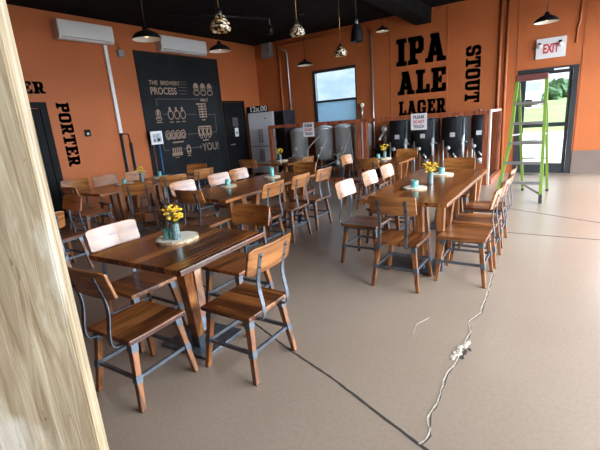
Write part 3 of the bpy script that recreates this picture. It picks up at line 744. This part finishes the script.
# door notices
t = thing('door_notice', 'upper small grey notice on the black door beside the mural', 'sign', (XL+.023, 9.44, 1.56), group='notices on the black door')
MB().bb((0, -.12, 0), (.004, .12, .27)).build('card', mat('dark printed card', (.06, .06, .065), .4, var=.6, vscale=14), t)
MB().bb((.004, -.09, .20), (.005, .09, .22)).bb((.004, -.09, .12), (.005, .09, .135)).bb((.004, -.09, .05), (.005, .06, .065)).build('print', M['chalkdim'], t)
t = thing('door_notice', 'lower white notice on the black door beside the mural', 'sign', (XL+.023, 9.46, 1.26), group='notices on the black door')
MB().bb((0, -.08, 0), (.004, .08, .26)).build('card', M['paper'], t)
MB().bb((.004, -.05, .07), (.005, .05, .16)).build('print', M['pict'], t)
# air conditioners
def aircon(y, w, label, x=XL+.002, z=3.48):
    t = thing('air_conditioner', label, 'air conditioner', (x, y, z), 0, 'wall air conditioners')
    pr = [(0, .01), (.16, 0), (.205, .03), (.225, .10), (.225, .33), (.205, .36), (0, .36)]; n = len(pr)
    vs = [(px, sy*w/2, pz) for sy in (-1, 1) for px, pz in pr]
    MB().add(vs, [list(range(n)), [n+i for i in range(n)][::-1]]+[[i, n+i, n+(i+1) % n, (i+1) % n] for i in range(n)]).build('housing', M['white'], t, bevel=.008)
    MB().bb((.205, -w/2+.05, .04), (.229, w/2-.05, .052)).build('louvre_slot', M['grey'], t)
    MB().bb((.218, -w/2+.03, .075), (.228, w/2-.03, .35)).build('front_cover', M['white'], t, bevel=.004)
    for s in (-1, 1): MB().bb((.02, s*(w/2+.002)-.002, .03), (.20, s*(w/2+.002)+.002, .34)).build('end_cap', mat('pale plastic', (.6, .57, .54), .45), t)
aircon(5.09, 1.16, 'white split air conditioner high on the left wall, nearer one')
aircon(7.66, 1.50, 'white split air conditioner above the black mural board')
t = thing('line_cover', 'white vertical pipe cover running down from the nearer air conditioner', 'pipe cover', (XL+.002, 5.535, 1.62))
MB().bbev((0, -.04, 0), (.06, .04, 1.87), .008).build('cover', M['white'], t)
for k, (y, z0, z1) in enumerate(((5.535, .1, 1.615), (5.75, .1, 1.39))):
    t = thing('insulated_pipe', ['black insulated pipe directly below the white pipe cover', 'shorter black insulated pipe right of the one under the white cover'][k], 'pipe', (XL+.035, y, z0))
    MB().tube([(0, 0, 0), (0, 0, (z1-z0)*.5), (0, 0, z1-z0)], .033).build('foam_sleeve', M['insul'], t)
    MB().tube([(.028, .012, .1), (.03, .018, (z1-z0)*.5), (.03, .0, z1-z0-.05)], .008).build('cable', M['grey'], t)
t = thing('refrigerant_pipe', 'thin brown pipe bridging the two black insulated pipes', 'pipe', (XL+.03, 5.535, 1.6))
MB().tube([(0, .02, 0), (0, .17, 0), (0, .2, -.03), (0, .21, -.20)], .014).build('copper_run', mat('brown copper', (.16, .06, .035), .45, .4), t)
t = thing('thermostat', 'small black thermostat box right of the vertical PORTER lettering', 'thermostat', (XL+.002, 4.78, 1.635))
MB().bbev((0, -.06, -.03), (.035, .06, .11), .006).build('case', M['black'], t)
MB().bb((.035, -.03, .0), (.037, .02, .05)).build('display', M['grey'], t)
t = thing('sensor_box', 'small grey box hanging by a wire beside the nearer air conditioner', 'sensor', (XL+.002, 5.90, 3.28))
MB().bbev((0, -.07, 0), (.06, .07, .15), .008).build('case', M['grey'], t)
MB().tube([(.02, 0, .15), (.02, -.02, .28), (.02, -.19, .27)], .006).build('wire', M['brownpole'], t)
# easel sign
t = thing('easel_sign', 'white framed notice on blue and brown poles before the black board', 'sign', (-8.40, 6.38, 0))
MB().bbev((.0, -.17, 1.29), (.03, .17, 1.605), .006).build('frame', M['paper'], t)
MB().bb((.030, -.12, 1.34), (.0315, .12, 1.55)).build('print', M['pict'], t)
MB().bb((.0315, -.09, 1.36), (.0325, -.06, 1.42)).bb((.0315, .0, 1.37), (.0325, .08, 1.43)).build('picture', M['black'], t)
MB().tube([(.015, .05, 1.3), (.03, .03, .0)], .016).build('blue_pole', M['bluepole'], t)
MB().tube([(.015, -.12, 1.3), (.03, -.14, .0)], .014).build('brown_pole', M['brownpole'], t)
MB().bb((-.10, -.22, 0), (.16, .12, .02)).build('foot', M['black'], t)

# ------------------------------------------------------------------ back corner: refrigerator
fx0, fx1, fy = -8.42, -7.43, 9.92
fr = thing('refrigerator', 'stainless steel two-door refrigerator in the back left corner', 'refrigerator', ((fx0+fx1)/2, 10.25, 0))
hw = .49
MB().bb((-hw, -.26, .03), (hw, .36, 1.93)).build('body', mat('dark appliance side', (.05, .052, .056), .5), fr)
for z0, z1 in ((.06, .885), (.905, 1.925)):
    for s in (-1,):
        dd = MB().bbev((-hw, -.33, z0), (hw, -.265, z1), .01).build('door', M['fridge'], fr)
        for x in (-.06, .06):
            zz = (1.02, 1.42) if z0 > .5 else (.45, .80)
            MB().tube([(x, -.33, zz[0]), (x, -.375, zz[0]+.02), (x, -.375, zz[1]-.02), (x, -.33, zz[1])], .018).build('handle', M['grey'], dd)
MB().bb((.17, -.333, 1.72), (.21, -.33, 1.76)).build('badge', M['black'], fr)
t = thing('price_board', 'black board lettered in white standing on the refrigerator', 'sign', (-8.08, 10.0, 1.931))
MB().bbev((-.42, -.01, 0), (.42, .02, .19), .003).build('panel', M['black'], t)
text('12x.00', .22, M['paper'], 'lettering', t, Matrix.Translation((-.30, -.012, .03)) @ Matrix.Rotation(PI/2, 4, 'X'), .66, .001, bold=.008)
t = thing('tall_cabinet', 'dark tall cabinet right beside the refrigerator', 'cabinet', (-7.22, 10.2, 0))
MB().bbev((-.17, -.25, 0), (.17, .35, 1.92), .006).build('body', M['jacket'], t)
MB().bbev((-.16, -.27, .05), (.16, -.252, 1.88), .004).build('door', M['black'], t)

# ------------------------------------------------------------------ glazed enclosure round the brew tanks
EY = 9.0; ZT = 1.52
enc = thing('tank_enclosure', 'red timber framed clear panel enclosure around the brewing tanks', 'enclosure', (-4.2, EY, 0))
ex = lambda x: x+4.2
for x in (-6.86, -4.20, -4.02, -1.37):
    MB().bbev((ex(x)-.05, -.05, 0), (ex(x)+.05, .05, ZT-.08), .004).build('post', M['redwood'], enc)
for a, b in ((-6.91, -4.15), (-4.07, -1.32)):
    MB().bbev((ex(a), -.055, ZT-.08), (ex(b), .055, ZT), .004).build('top_rail', M['redwood'], enc)
    MB().bbev((ex(a)+.1, -.04, .0), (ex(b)-.1, .04, .10), .004).build('bottom_rail', M['redwood'], enc)
    MB().bb((ex(a)+.10, -.006, .10), (ex(b)-.10, .006, ZT-.08)).build('clear_panel', M['glass'], enc)
wt = mat('pale lit frame edge', (.62, .44, .34), .4, .1)  # pale colour stands in for light falling on the end frame
MB().bbev((ex(-1.32), -.06, 0), (ex(-1.28), .06, ZT+.01), .003).build('lit_end_strip', wt, enc)
MB().bbev((ex(-1.36), .06, ZT-.05), (ex(-1.30), 1.62, ZT), .003).build('side_top_rail', wt, enc)
MB().bbev((ex(-1.40), .06, 0), (ex(-1.24), 1.62, .10), .003).build('side_bottom_rail', M['redwood'], enc)
MB().bbev((ex(-1.37), 1.54, .10), (ex(-1.29), 1.62, ZT-.05), .003).build('side_post', M['redwood'], enc)
MB().bb((ex(-1.334), .06, .10), (ex(-1.326), 1.54, ZT-.05)).build('clear_panel', M['glass'], enc)
def touch_sign(x0, x1, z0, z1, label):
    t = thing('warning_sign', label, 'sign', ((x0+x1)/2, EY-.062, z0), 0, 'do not touch signs')
    w, h = x1-x0, z1-z0
    MB().bb((-w/2, -.006, 0), (w/2, .004, h)).build('card', M['paper'], t)
    for k, (s, m) in enumerate((('PLEASE', M['letter']), ('DO NOT', M['red']), ('TOUCH', M['letter']))):
        text(s, h*.26, m, 'lettering', t, Matrix.Translation((0, -.007, h*(.70-.29*k))) @ Matrix.Rotation(PI/2, 4, 'X'), w*.68, .0008, 'CENTER', h*.008)
touch_sign(-5.75, -5.42, 1.17, 1.53, 'PLEASE DO NOT TOUCH sign before the steel tanks, left of the two')
touch_sign(-2.90, -2.55, 1.20, 1.55, 'PLEASE DO NOT TOUCH sign before the black tanks, right of the two')

# black jacketed conical tanks
def black_tank(x, y, r, label, zt=1.42):
    t = thing('fermenter_tank', label, 'tank', (x, y, 0), 0, 'black jacketed conical tanks')
    MB().lathe([(.05, .42), (r*.55, .62), (r, .84), (r, zt-.05), (r*.93, zt-.01), (0, zt)], n=32).build('jacket', M['jacket'], t)
    MB().lathe([(.06, .30), (.06, .43)], n=12).build('drain_cone', M['stainless'], t)
    for k in range(4):
        a = R(45+90*k); p = (r*1.02*math.cos(a), r*1.02*math.sin(a))
        MB().tube([(p[0], p[1], 0), (p[0], p[1], zt-.02 if k in (3,) else .9)], .022).build('leg', M['galv'], t)
    MB().box((.0, -r-.004, 1.02), (.11, .014, .10)).build('label_plate', M['paper'], t)
    v = MB().tube([(r*.72, -r*.72, .55), (r*.72, -r*.72-.08, .55), (r*.72, -r*.72-.10, .80), (r*.74, -r*.72-.10, .98)], .02).build('sample_valve', M['stainless'], t)
    MB().lathe([(.03, -.05), (.045, 0), (.03, .05)], c=(r*.72, -r*.72-.10, .82), n=12).build('valve_body', M['stainless'], v)
    MB().bar((r*.72-.02, -r*.72-.11, .90), (r*.72+.12, -r*.72-.13, .84), .02, .012).build('valve_lever', M['stainless'], v)
    top = MB().tube([(-r*.4, 0, zt-.03), (-r*.4, 0, zt+.06)], .03).tube([(r*.1, -.1, zt-.03), (r*.1, -.1, zt+.05)], .04).tube([(r*.5, -.05, zt-.04), (r*.5, -.05, zt+.06)], .025)
    top.tube([(-r*.4, 0, zt+.05), (-r*.1, -.05, zt+.08), (r*.1, -.1, zt+.05)], .014)
    top.build('top_fittings', M['stainless'], t)
    MB().lathe([(0, 0), (.05, 0), (.05, .02), (0, .02)], c=(-.10, -r*.98+.02, .72), n=14, mtx=Matrix.Rotation(PI/2, 4, 'X')).build('gauge', M['stainless'], t)
    MB().tube([(0, -r*.6, .58), (.03, -r*.6-.14, .58), (.1, -r*.6-.16, .50)], .018).build('racking_arm', M['stainless'], t)
black_tank(-3.50, 10.0, .29, 'leftmost black conical tank in the enclosure, under LAGER')
black_tank(-2.86, 10.0, .32, 'second black conical tank, behind the right warning sign')
black_tank(-2.18, 10.0, .31, 'third black conical tank with a round fitting low on its cone')
black_tank(-1.68, 10.25, .20, 'narrowest black tank at the right end of the enclosure', 1.46)
# stainless vessels
def steel_tank(x, y, r, label, zt=1.40, zb=.55):
    t = thing('steel_tank', label, 'tank', (x, y, 0), 0, 'stainless steel brewing vessels')
    MB().lathe([(.04, zb-.14), (r*.7, zb-.08), (r, zb), (r, zt-.08), (r*1.02, zt-.075), (r*1.02, zt-.05), (r*.8, zt-.01), (r*.3, zt+.03), (0, zt+.03)], n=40).build('shell', M['stainless'], t)
    for k in range(3):
        a = R(30+120*k); MB().tube([(r*.85*math.cos(a), r*.85*math.sin(a), 0), (r*.85*math.cos(a), r*.85*math.sin(a), zb+.02)], .02).build('leg', M['galv'], t)
    MB().lathe([(0, -.01), (.05, 0), (.05, .03), (0, .03)], c=(.02, -r+.01, zb+.25), n=16, mtx=Matrix.Rotation(PI/2, 4, 'X')).build('thermometer', M['white'], t)
    MB().tube([(-.03, -r+.02, zb+.08), (-.03, -r-.08, zb+.08), (-.03, -r-.10, zb+.0)], .018).build('outlet_valve', M['stainless'], t)
    MB().tube([(r*.4, 0, zt-.02), (r*.4, 0, zt+.05), (r*.7, -.02, zt+.05)], .018).build('inlet_pipe', M['stainless'], t)
steel_tank(-6.56, 9.95, .26, 'leftmost stainless tank behind the clear panel, left of the sign', 1.36)
steel_tank(-5.74, 10.0, .27, 'stainless tank behind the left warning sign', 1.39)
steel_tank(-5.12, 10.0, .24, 'stainless tank under the window, right of the left warning sign', 1.40)
steel_tank(-4.55, 10.0, .24, 'rightmost stainless tank, by the middle red post', 1.40)
def hose(pts, label, r=.012):
    t = thing('hose', label, 'hose', pts[0])
    P = [Vector(p) for p in pts]; out = []
    for i in range(len(P)-1):
        p0, p1, p2, p3 = P[max(i-1, 0)], P[i], P[i+1], P[min(i+2, len(P)-1)]
        for k in range(6):
            u = k/6; out.append(.5*((2*p1)+(p2-p0)*u+(2*p0-5*p1+4*p2-p3)*u*u+(3*p1-p0-3*p2+p3)*u**3)-P[0])
    out.append(P[-1]-P[0]); MB().tube(out, r).build('tubing', M['hose'], t)
hose([(-6.2, 9.55, .62), (-6.7, 9.5, .55), (-6.85, 9.45, .30), (-7.0, 9.45, .02)], 'pale hose curling down at the left end of the steel tanks')
hose([(-5.66, 9.62, 1.15), (-5.9, 9.3, .75), (-5.6, 9.22, .36), (-5.1, 9.22, .45), (-4.8, 9.3, .70), (-4.78, 9.7, 1.2)], 'long pale hose looping below the stainless tanks')
hose([(-4.9, 9.6, 1.34), (-4.72, 9.55, 1.25), (-4.66, 9.5, .9), (-4.62, 9.5, .5)], 'pale hose hanging between the two right stainless tanks')
hose([(-5.45, 9.68, 1.1), (-5.62, 9.42, .6), (-5.75, 9.36, .2), (-5.95, 9.36, .02)], 'coiled pale hose under the left warning sign')
t = thing('transfer_pump', 'small steel pump and valves in front of the stainless tanks', 'pump', (-5.25, 9.5, 0))
MB().bb((-.22, -.08, .30), (.22, .12, .33)).build('shelf', M['grey'], t)
for x in (-.2, .2): MB().bar((x, .02, 0), (x, .02, .30), .03, .03).build('leg', M['grey'], t)
MB().tube([(-.15, .02, .42), (.12, .02, .42)], .085, 16).build('motor', M['blackm'], t)
MB().lathe([(0, 0), (.07, 0), (.07, .08), (0, .08)], c=(.12, .02, .42), n=16, mtx=Matrix.Rotation(PI/2, 4, 'Y')).build('pump_head', M['stainless'], t)
MB().tube([(.17, .0, .48), (.17, .0, .62), (.05, -.02, .66)], .02).tube([(-.05, -.02, .56), (-.05, -.02, .78)], .018).build('valve_pipes', M['stainless'], t)
# equipment left of the black tanks
t = thing('filling_machine', 'dark bench machine with chrome head left of the black tanks', 'machine', (-3.90, 9.95, 0))
MB().bbev((-.18, -.30, 0), (.12, .25, .72), .01).build('cabinet', M['black'], t)
MB().bbev((-.20, -.32, .72), (.14, .27, .76), .006).build('worktop', M['blackm'], t)
MB().tube([(0, .0, .76), (0, 0, 1.18)], .04, 12).build('column', M['grey'], t)
MB().lathe([(.03, 0), (.08, .04), (.09, .12), (.05, .17), (0, .18)], c=(0, -.03, 1.14), n=16).build('chrome_head', M['stainless'], t)
MB().tube([(-.02, -.04, 1.14), (-.10, -.12, 1.0), (-.12, -.16, .95)], .03).build('spout', M['stainless'], t)
MB().bbev((-.17, -.25, .76), (.05, -.05, .86), .01).build('drip_tray', M['blackm'], t)

# ------------------------------------------------------------------ wall fixtures
t = thing('exit_sign', 'white EXIT sign with two lamp heads above the glass door', 'exit sign', (-.425, YB-.002, 2.50))
MB().bbev((-.275, -.045, 0), (.275, 0, .405), .006).build('housing', M['white'], t)
text('EXIT', .25, M['red'], 'lettering', t, Matrix.Translation((-.145, -.048, .11)) @ Matrix.Rotation(PI/2, 4, 'X'), .29, .002, bold=.009)
for x in (-.205, .17):
    hd = MB().lathe([(.015, .03), (.042, 0), (.046, -.04), (.038, -.045), (0, -.04)], c=(x, -.07, .26), n=16, mtx=Matrix.Rotation(R(70), 4, 'X')).build('lamp_head', M['white'], t)
    MB().box((x-.005, -.055, .31), (.05, .02, .03)).build('lamp_bracket', M['black'], hd)
MB().tube([(-.275, -.02, .24), (-.34, -.02, .24)], .02).build('conduit_stub', M['brownpole'], t)
t = thing('junction_box', 'grey metal electrical box high in the back corner', 'electrical box', (-8.0, YB-.002, 3.56))
MB().bbev((-.18, -.16, 0), (.18, 0, .42), .006).build('case', M['grey'], t)
MB().bb((-.15, -.168, .03), (.15, -.16, .39)).build('cover', mat('lighter grey cover', (.33, .35, .37), .4, .4), t)
MB().bb((.10, -.175, .19), (.13, -.168, .23)).build('latch', M['bolt'], t)

# ------------------------------------------------------------------ pendant lamps
def cordlen(z): return ZC-z
def dome(x, y, z, r, label, flat=.42, glossy=False):
    """z = rim height"""
    t = thing('pendant_lamp', label, 'pendant lamp', (x, y, ZC), 0, 'black dome pendant lamps')
    h = r*flat*2; zz = z-ZC
    pr = [(r, 0), (r*.96, h*.18), (r*.75, h*.45), (r*.40, h*.66), (r*.22, h*.74), (r*.2, h*.95), (r*.12, h*1.02), (0, h*1.02)]
    MB().lathe([(a, zz+b) for a, b in pr], n=32, caps=False).build('shade', M['blackm'], t)
    MB().lathe([(r*.985, zz+.001)]+[(a*.96, zz+b*.93) for a, b in pr[1:5]]+[(0, zz+h*.70)], n=32, caps=False).build('inner_shade', M['shadein'], t)
    MB().lathe([(0, zz+h*.1), (.03, zz+h*.2), (.035, zz+h*.35), (.015, zz+h*.6), (0, zz+h*.6)], n=12).build('bulb', M['bulb'], t)
    MB().tube([(0, 0, zz+h*1.0), (0, 0, 0)], .006, 6).build('cord', M['blackm'], t)
    MB().lathe([(.055, -.03), (.055, -.001)], n=16).build('ceiling_rose', M['blackm'], t)
dome(-5.05, 3.95, 2.86, .20, 'black dome pendant lamp beside the nearer air conditioner')
dome(-5.39, 5.77, 2.92, .20, 'black dome pendant lamp right of the far air conditioner')
dome(-5.37, 8.63, 2.86, .195, 'small black dome pendant lamp above and left of the window', .36)
dome(-.385, 7.615, 2.755, .168, 'black dome pendant lamp with white inside above the exit sign')
t0 = 10.388
dome(-4.02, 10.2, 3.58, .16, 'small black dome lamp close under the beam near IPA')
def mosaic(x, y, z, r, h, label):
    t = thing('mosaic_pendant', label, 'pendant lamp', (x, y, ZC), 0, 'mosaic glass pendant lamps'); zz = z-ZC
    MB().lathe([(r*.8, zz), (r, zz+h*.2), (r*.86, zz+h*.5), (r*.55, zz+h*.8), (r*.26, zz+h), (0, zz+h)], n=24, caps=False).build('glass_shade', M['mosaic'], t)
    MB().lathe([(r*.28, zz+h*.98), (r*.28, zz+h*1.12), (r*.12, zz+h*1.3), (0, zz+h*1.3)], n=16).build('cap', M['blackm'], t)
    MB().lathe([(0, zz+h*.2), (.03, zz+h*.3), (.03, zz+h*.5), (0, zz+h*.7)], n=12).build('bulb', M['bulb'], t)
    MB().tube([(0, 0, zz+h*1.2), (0, 0, 0)], .005, 6).build('cord', M['brass'], t)
    MB().lathe([(.055, -.03), (.055, -.001)], n=16).build('ceiling_rose', M['blackm'], t)
mosaic(-3.45, 3.75, 2.66, .125, .19, 'largest mosaic glass pendant, nearest of three, left of centre')
mosaic(-3.64, 5.69, 2.875, .125, .17, 'middle mosaic glass pendant between the dome lamps')
mosaic(-3.74, 7.33, 2.735, .13, .17, 'lowest mosaic glass pendant, hanging before the window top')
t = thing('bell_pendant', 'black bell shaped pendant lamp above and right of the window', 'pendant lamp', (-3.224, 6.97, ZC))
MB().lathe([(.115, -1.135), (.112, -1.10), (.10, -.98), (.075, -.88), (.055, -.855), (0, -.855)], n=28, caps=False).build('shade', M['blackm'], t)
MB().lathe([(.108, -1.134), (.105, -1.10), (.07, -.90), (0, -.89)], n=28, caps=False).build('inner_shade', M['blackm'], t)
MB().lathe([(0, -1.08), (.03, -1.06), (.03, -1.0), (0, -.9)], n=12).build('bulb', M['bulb'], t)
MB().tube([(0, 0, -.86), (0, 0, -.78)], .03, 10).build('socket', M['grey'], t)
MB().tube([(0, 0, -.8), (0, 0, 0)], .006, 6).build('cord', M['blackm'], t)
# ceiling items
t = thing('smoke_detector', 'small white box on the black ceiling left of centre', 'detector', (-5.3, 6.25, ZC))
MB().bbev((-.09, -.07, -.10), (.09, .07, 0), .01).build('case', M['white'], t)
t = thing('spot_light', 'dim black spotlight on a ceiling pipe left of the mosaic pendant', 'spotlight', (-6.0, 8.2, ZC))
MB().tube([(-1.2, -2.0, -.05), (0, 0, -.05)], .022).build('pipe', M['blackm'], t)
MB().tube([(0, 0, -.05), (0, 0, -.2)], .015).build('stem', M['grey'], t)
MB().lathe([(.06, 0), (.08, .16), (.04, .2), (0, .2)], c=(0, 0, -.40), n=16).build('head', M['blackm'], t)

# ------------------------------------------------------------------ ladder
lad = thing('step_ladder', 'lime green step ladder standing open before the glass door', 'ladder', (-.5, 7.9, 0))
def P(x, y, z): return Vector((x+.5, y-7.9, z))
TL, TR, FL, FR_ = P(-.745, 7.82, 1.98), P(-.33, 7.82, 1.98), P(-.93, 7.42, 0), P(-.27, 7.40, 0)
BTL, BTR, BL, BR = P(-.74, 8.0, 1.94), P(-.34, 8.0, 1.94), P(-.61, 8.5, 0), P(-.215, 8.5, 0)
KN = FL.lerp(TL, .5)+Vector((.055, 0, 0))
lp = lambda u: FL.lerp(KN, u*2) if u < .5 else KN.lerp(TL, u*2-1)
for a, b in ((KN, FL), (TR, FR_)):
    dn = (b-a)*(-.05/(b-a).length) * 1
    r = MB().bar(a, b+(a-b).normalized()*.05, .05, .075, up=(0, 1, 0)).build('front_rail', M['green'], lad)
    MB().bar(b+(a-b).normalized()*.14, b, .05, .09, up=(0, 1, 0)).build('rubber_foot', M['rubber'], r)
MB().bar(TL, KN-(TL-KN).normalized()*.12, .05, .075, up=(0, 1, 0)).build('front_rail', M['green'], lad)
for a, b in ((BTL, BL), (BTR, BR)):
    r = MB().bar(a, b, .042, .055, up=(0, 1, 0)).build('rear_rail', M['green'], lad)
    MB().bar(b+(a-b).normalized()*.05, b, .045, .07, up=(0, 1, 0)).build('rubber_foot', M['rubber'], r)
for k in range(1, 6):
    u = k/6.2; a, b = lp(u), FR_.lerp(TR, u)
    MB().bar(a, b, .085, .042).build('step', M['alu'], lad)
for k in range(1, 6):
    u = k/6.2; MB().tube([BL.lerp(BTL, u), BR.lerp(BTR, u)], .015).build('rear_bar', M['alu'], lad)
MB().bbev(tuple(P(-.765, 7.76, 1.95)), tuple(P(-.31, 8.05, 2.04)), .01).build('top_cap', M['redcap'], lad)
for f, b in ((lp(.55), BL.lerp(BTL, .55)), (FR_.lerp(TR, .55), BR.lerp(BTR, .55))): MB().bar(f, b, .012, .025).build('spreader', M['alu'], lad)
MB().bar(FR_.lerp(TR, .07), (lp(1/6.2)+FR_.lerp(TR, 1/6.2))/2, .02, .03).build('brace', M['alu'], lad)

# ------------------------------------------------------------------ outdoors
g = struct(MB().bb((-80, YB+T+.001, -.12), (80, 26, -.02)).bb((XR+T+.001, -60, -.12), (60, YB+T, -.02)).bb((-80, -60, -.12), (XR+T, YF-T-.001, -.02)).build('ground', M['pave']))
mb = MB(); N_ = 16
vs = [(x, y, -.03+max(0, (y-30)/150)**1.3*6) for y in (26, 34, 50, 70, 90, 120) for x in (-90, 0, 90)]
mb.add(vs, [(r*3+c, r*3+c+1, r*3+c+4, r*3+c+3) for r in range(5) for c in range(2)])
lawn = mb.build('lawn', M['grass']); lawn['kind'] = 'structure'
def tree(x, y, h, label):
    t = thing('leafy_tree', label, 'tree', (x, y, 0), 0, 'trees beyond the lawn')
    MB().tube([(0, 0, 0), (.1, 0, h*.3), (0, .1, h*.6)], [h*.04, h*.03, h*.015]).build('trunk', M['trunk'], t)
    mb = MB()
    for k in range(14): mb.blob((random.uniform(-.3, .3)*h, random.uniform(-.3, .3)*h, h*random.uniform(.28, .85)), h*random.uniform(.14, .24), 2, .25)
    mb.build('crown', M['leaf'], t)
tree(-3.2, 90, 4.2, 'leftmost dark tree seen through the upper right of the glass door')
tree(-1.2, 97, 5.6, 'tallest dark tree seen through the upper right of the glass door')
tree(1.5, 105, 5.2, 'rightmost dark tree seen through the upper right of the glass door')
t = thing('pale_house', 'pale low house far beyond the glass door', 'house', (-4.6, 66, 0))
MB().bb((-1.2, -2, 0), (1.2, 2, 3.2)).build('wall', M['paper'], t)
MB().add([(-1.3, -2.3, 3.2), (1.3, -2.3, 3.2), (1.3, 2.3, 3.2), (-1.3, 2.3, 3.2), (-1.3, 0, 4.2), (1.3, 0, 4.2)], [(0, 1, 5, 4), (2, 3, 4, 5), (0, 4, 3), (1, 2, 5), (3, 2, 1, 0)]).build('roof', M['grey'], t)
MB().bb((-.4, -2.03, 1), (.4, -2.0, 2)).build('window', M['black'], t)

# ------------------------------------------------------------------ sky and light
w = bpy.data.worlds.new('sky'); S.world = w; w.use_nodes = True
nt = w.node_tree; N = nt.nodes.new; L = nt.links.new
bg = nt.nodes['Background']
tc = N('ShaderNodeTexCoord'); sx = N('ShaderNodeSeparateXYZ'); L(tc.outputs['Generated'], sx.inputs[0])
mp = N('ShaderNodeMapping'); mp.inputs['Scale'].default_value = (1, 1, 3.0); L(tc.outputs['Generated'], mp.inputs[0])
n = N('ShaderNodeTexNoise'); n.inputs['Scale'].default_value = 5; n.inputs['Detail'].default_value = 6; n.inputs['Roughness'].default_value = .55; L(mp.outputs[0], n.inputs['Vector'])
cr = N('ShaderNodeValToRGB'); e = cr.color_ramp.elements
e[0].position = .36; e[0].color = (.42, .56, .72, 1); e[1].position = .62; e[1].color = (.95, .97, 1.0, 1); L(n.outputs['Fac'], cr.inputs['Fac'])
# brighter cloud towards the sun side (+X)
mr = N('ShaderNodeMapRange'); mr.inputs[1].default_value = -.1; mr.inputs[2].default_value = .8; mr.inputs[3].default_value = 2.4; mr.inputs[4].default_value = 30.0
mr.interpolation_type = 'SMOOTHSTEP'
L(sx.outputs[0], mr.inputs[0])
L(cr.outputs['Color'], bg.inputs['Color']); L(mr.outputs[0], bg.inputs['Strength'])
def portal(loc, rot, a, b):
    ld = bpy.data.lights.new('daylight_portal', 'AREA'); ld.shape = 'RECTANGLE'; ld.size = a; ld.size_y = b
    ld.cycles.is_portal = True
    o = bpy.data.objects.new('daylight_portal', ld); COL.objects.link(o); o.location = loc; o.rotation_euler = rot
for a, b in ((.8, 3.8), (4.2, 7.2), (7.6, 10.3)): portal((XR+T+.02, (a+b)/2, 1.7), (0, R(90), 0), 3.4, b-a)
portal((1.7, YB+.18, 1.85), (R(-90), 0, 0), 1.3, 2.7)
portal((-.45, YB+.18, 1.15), (R(-90), 0, 0), 1.1, 2.3)
portal((-5.75, YB+.18, 2.2), (R(-90), 0, 0), 1.4, 1.5)

# ------------------------------------------------------------------ camera
f, pitch, roll, yaw = 395.427, .258130, -.0770994, -.597604
fw = Vector((math.sin(yaw)*math.cos(pitch), math.cos(yaw)*math.cos(pitch), -math.sin(pitch)))
r0 = Vector((math.cos(yaw), -math.sin(yaw), 0)); u0 = r0.cross(fw)
rr = r0*math.cos(roll)+u0*math.sin(roll); uu = -r0*math.sin(roll)+u0*math.cos(roll)
cd = bpy.data.cameras.new('camera'); cam = bpy.data.objects.new('camera', cd); COL.objects.link(cam)
cd.sensor_fit = 'HORIZONTAL'; cd.sensor_width = 36; cd.lens = f/600*36; cd.clip_start = .05; cd.clip_end = 500
m = Matrix((rr, uu, -fw)).transposed().to_4x4(); m.translation = Vector((0, 0, 1.6)); cam.matrix_world = m
S.camera = cam
S.view_settings.view_transform = 'Standard'; S.view_settings.look = 'None'; S.view_settings.gamma = 1; S.view_settings.use_curve_mapping = False
S.view_settings.exposure = 0.0
S.cycles.max_bounces = 10; S.cycles.diffuse_bounces = 5; S.cycles.transparent_max_bounces = 12; S.cycles.use_denoising = True; S.cycles.caustics_reflective = False; S.cycles.sample_clamp_indirect = 6
